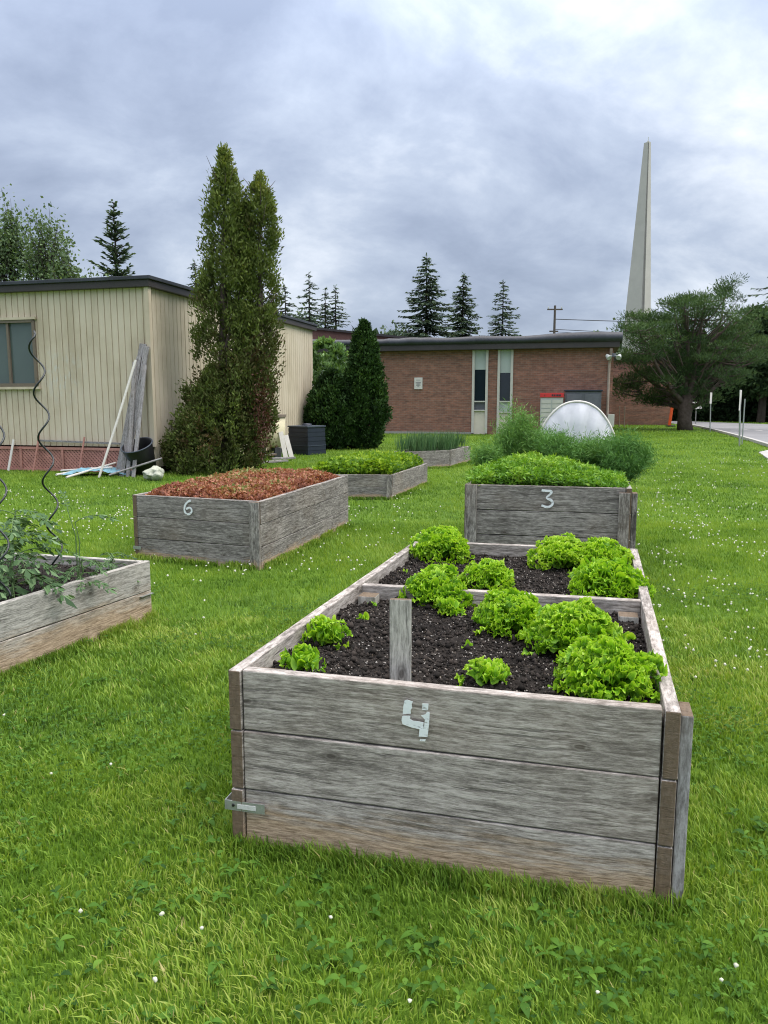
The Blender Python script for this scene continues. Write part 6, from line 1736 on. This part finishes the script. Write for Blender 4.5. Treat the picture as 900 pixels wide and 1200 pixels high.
# clover leaves and broad weeds
r = np.random.default_rng(210)
P, _ = grass_region(1.15, 5.5, 34000, 0, 0, 211, 1.7, 1.0)
pt = fbm(P * 1.7, 3, 41); P = P[(pt > .54) & keep_lawn(P)]; P = P[edge_dist(P, BOXES[0]) > .015]
n = len(P); hz = r.uniform(.018, .04, n); a = r.uniform(0, 6.28, n)
Ps, Ds, Ss = [], [], []
for k in range(3):
    ak = a + k * 2.094; Ps.append(np.c_[P, hz]); Ds.append(np.c_[np.cos(ak), np.sin(ak), r.normal(.15, .2, n)]); Ss.append(np.c_[-np.sin(ak), np.cos(ak), r.normal(0, .25, n)])
sz = r.uniform(.007, .012, n)
tag(fol('clover_patch', np.vstack(Ps), np.vstack(Ds), np.tile(sz, 3), np.tile(sz * 1.0, 3), np.tile(.35 + .2 * r.normal(size=n), 3), M['clover'], side=np.vstack(Ss), r=r, kind='stuff'), 'small clover leaves scattered through the near lawn', 'clover')
# broad weeds: curved oval leaves in rosettes
def oval_leaves(P, D, L, W, r, tint):
    n = len(P); D = norm(D); Sd = norm(np.cross(D, np.tile((0, 0, 1.0), (n, 1)))); N_ = np.cross(Sd, D)
    k = 6; V_ = np.empty((n, k, 3, 3)); tt = np.linspace(0, 1, k); wp_ = np.array([.12, .65, 1.0, .92, .55, .04])
    for i, t in enumerate(tt):
        c = P + D * (L * t)[:, None] + np.array((0, 0, -1.0)) * (L * .55 * t * t)[:, None]
        for j, s in enumerate((-1, 0, 1)):
            V_[:, i, j] = c + Sd * (W * .5 * wp_[i] * s)[:, None] + N_ * (W * .16 * wp_[i] * abs(s))[:, None]
    V_[..., 2] = np.maximum(V_[..., 2], .004)
    F_ = []; b = np.arange(n)[:, None] * (k * 3)
    for i in range(k - 1):
        for j in range(2): F_.append(np.c_[b + i * 3 + j, b + i * 3 + j + 1, b + (i + 1) * 3 + j + 1, b + (i + 1) * 3 + j])
    return V_.reshape(-1, 3), np.vstack(F_), np.clip(tint, 0, 1).repeat(k * 3)
spots = [(230, 1012, 26, .10), (200, 1040, 20, .09), (255, 1050, 18, .08), (470, 1150, 20, .12), (520, 1120, 14, .09), (660, 1130, 12, .09), (840, 1085, 22, .10), (870, 965, 18, .10), (880, 1010, 14, .08), (60, 1090, 16, .09), (350, 1120, 12, .09), (690, 1160, 16, .09), (120, 800, 14, .07), (240, 945, 16, .07), (290, 1170, 14, .10), (560, 1180, 14, .10), (800, 1130, 14, .10), (860, 850, 10, .07), (30, 1010, 10, .07), (620, 1090, 12, .08), (400, 1070, 12, .08), (430, 1180, 16, .11), (760, 1100, 10, .09), (130, 1150, 14, .09), (95, 760, 12, .06)]
Pw, Dw, Lw = [], [], []
for (x, y, nn_, sp_) in spots:
    c = at_z(x, y)
    for k in range(int(nn_ * .7) + 2):
        cc_ = c + Vector((r.normal(0, sp_), r.normal(0, sp_), 0)); hz_ = r.uniform(.01, .045); a = r.uniform(0, 6.28)
        for j in range(r.integers(2, 5)):
            aj = a + j * 1.9 + r.normal(0, .3); Pw.append((cc_.x, cc_.y, hz_)); Dw.append((math.cos(aj), math.sin(aj), r.uniform(.25, 1.0))); Lw.append(r.uniform(.018, .042))
for k in range(320):
    y_ = math.sqrt(r.uniform(1.15 ** 2, 4.2 ** 2)); x_ = r.uniform(-1, 1) * (.6 * y_ + .4); a = r.uniform(0, 6.28)
    for j in range(r.integers(3, 6)):
        aj = a + j * 1.7; Pw.append((x_, y_, .012)); Dw.append((math.cos(aj), math.sin(aj), r.uniform(.3, .9))); Lw.append(r.uniform(.015, .035))
Pw = np.array(Pw); kk = keep_lawn(Pw[:, :2]) & (edge_dist(Pw[:, :2], BOXES[0]) > .03); Pw = Pw[kk]; Dw = np.array(Dw)[kk]; Lw = np.array(Lw)[kk]; n = len(Pw)
Vw, Fw, Tw = oval_leaves(Pw, Dw, Lw, Lw * r.uniform(.22, .55, n), r, .42 + .22 * r.normal(size=n))
tag(obj_np('broadleaf_weeds', Vw, Fw, M['clover'], tint=Tw, smooth=True), 'patches of dark broad-leaved weeds in the near grass', 'weeds', kind='stuff')
# clover flowers
Pf = []
def flowers(x0, y0, x1, y1, n):
    k = 0
    while k < n:
        x, y = r.uniform(x0, x1), r.uniform(y0, y1); p = at_z(x, y)
        if vnoise(np.array([(p.x * 2.2, p.y * 1.1)]), 9)[0] + r.normal(0, .15) > .42: Pf.append((p.x, p.y)); 
        k += 1
flowers(745, 540, 900, 660, 480); flowers(745, 660, 900, 730, 90); flowers(745, 730, 1000, 800, 60); flowers(0, 575, 160, 640, 300); flowers(150, 630, 540, 680, 220); flowers(0, 680, 260, 760, 25); flowers(400, 560, 560, 620, 60); flowers(-200, 560, 0, 700, 120); flowers(900, 540, 1150, 800, 300); flowers(400, 580, 480, 640, 40)
for x, y in ((190, 1078), (95, 1075), (388, 1078), (182, 1148), (237, 1098), (130, 895), (5, 843), (124, 702), (880, 690), (815, 795), (480, 1170), (845, 1150), (862, 1140), (60, 905), (700, 1165)): p = at_z(x, y, .05); Pf.append((p.x, p.y))
Pf = np.array(Pf); Pf = Pf[keep_lawn(Pf)]; n = len(Pf)
th_ = [(0, 0, 1)] + [(math.cos(a) * .95, math.sin(a) * .95, .25) for a in np.linspace(0, 6.28, 8)[:-1]] + [(math.cos(a) * .7, math.sin(a) * .7, -.6) for a in np.linspace(0.4, 6.68, 8)[:-1]]
bs_ = np.array(th_); nb_ = len(bs_)
tri_ = [(0, 1 + i, 1 + (i + 1) % 7) for i in range(7)] + [(1 + i, 8 + i, 1 + (i + 1) % 7) for i in range(7)] + [(8 + i, 8 + (i + 1) % 7, 1 + (i + 1) % 7) for i in range(7)]
tri_ = np.array(tri_); rad_ = r.uniform(.0055, .0085, n) * np.clip(.75 + Pf[:, 1] * .06, .8, 1.6)
Vf = np.c_[Pf, .045 + r.uniform(0, .03, n)].repeat(nb_, 0) + np.tile(bs_, (n, 1)) * rad_.repeat(nb_)[:, None] * r.uniform(.55, 1.3, (n * nb_, 3))
Ff = (np.arange(n)[:, None, None] * nb_ + tri_[None]).reshape(-1, 3)
tag(obj_np('clover_flowers', Vf, Ff, M['flower'], tint=r.random(n * nb_) ** .6), 'white clover flower heads dotted over the lawn', 'clover flowers', kind='stuff')
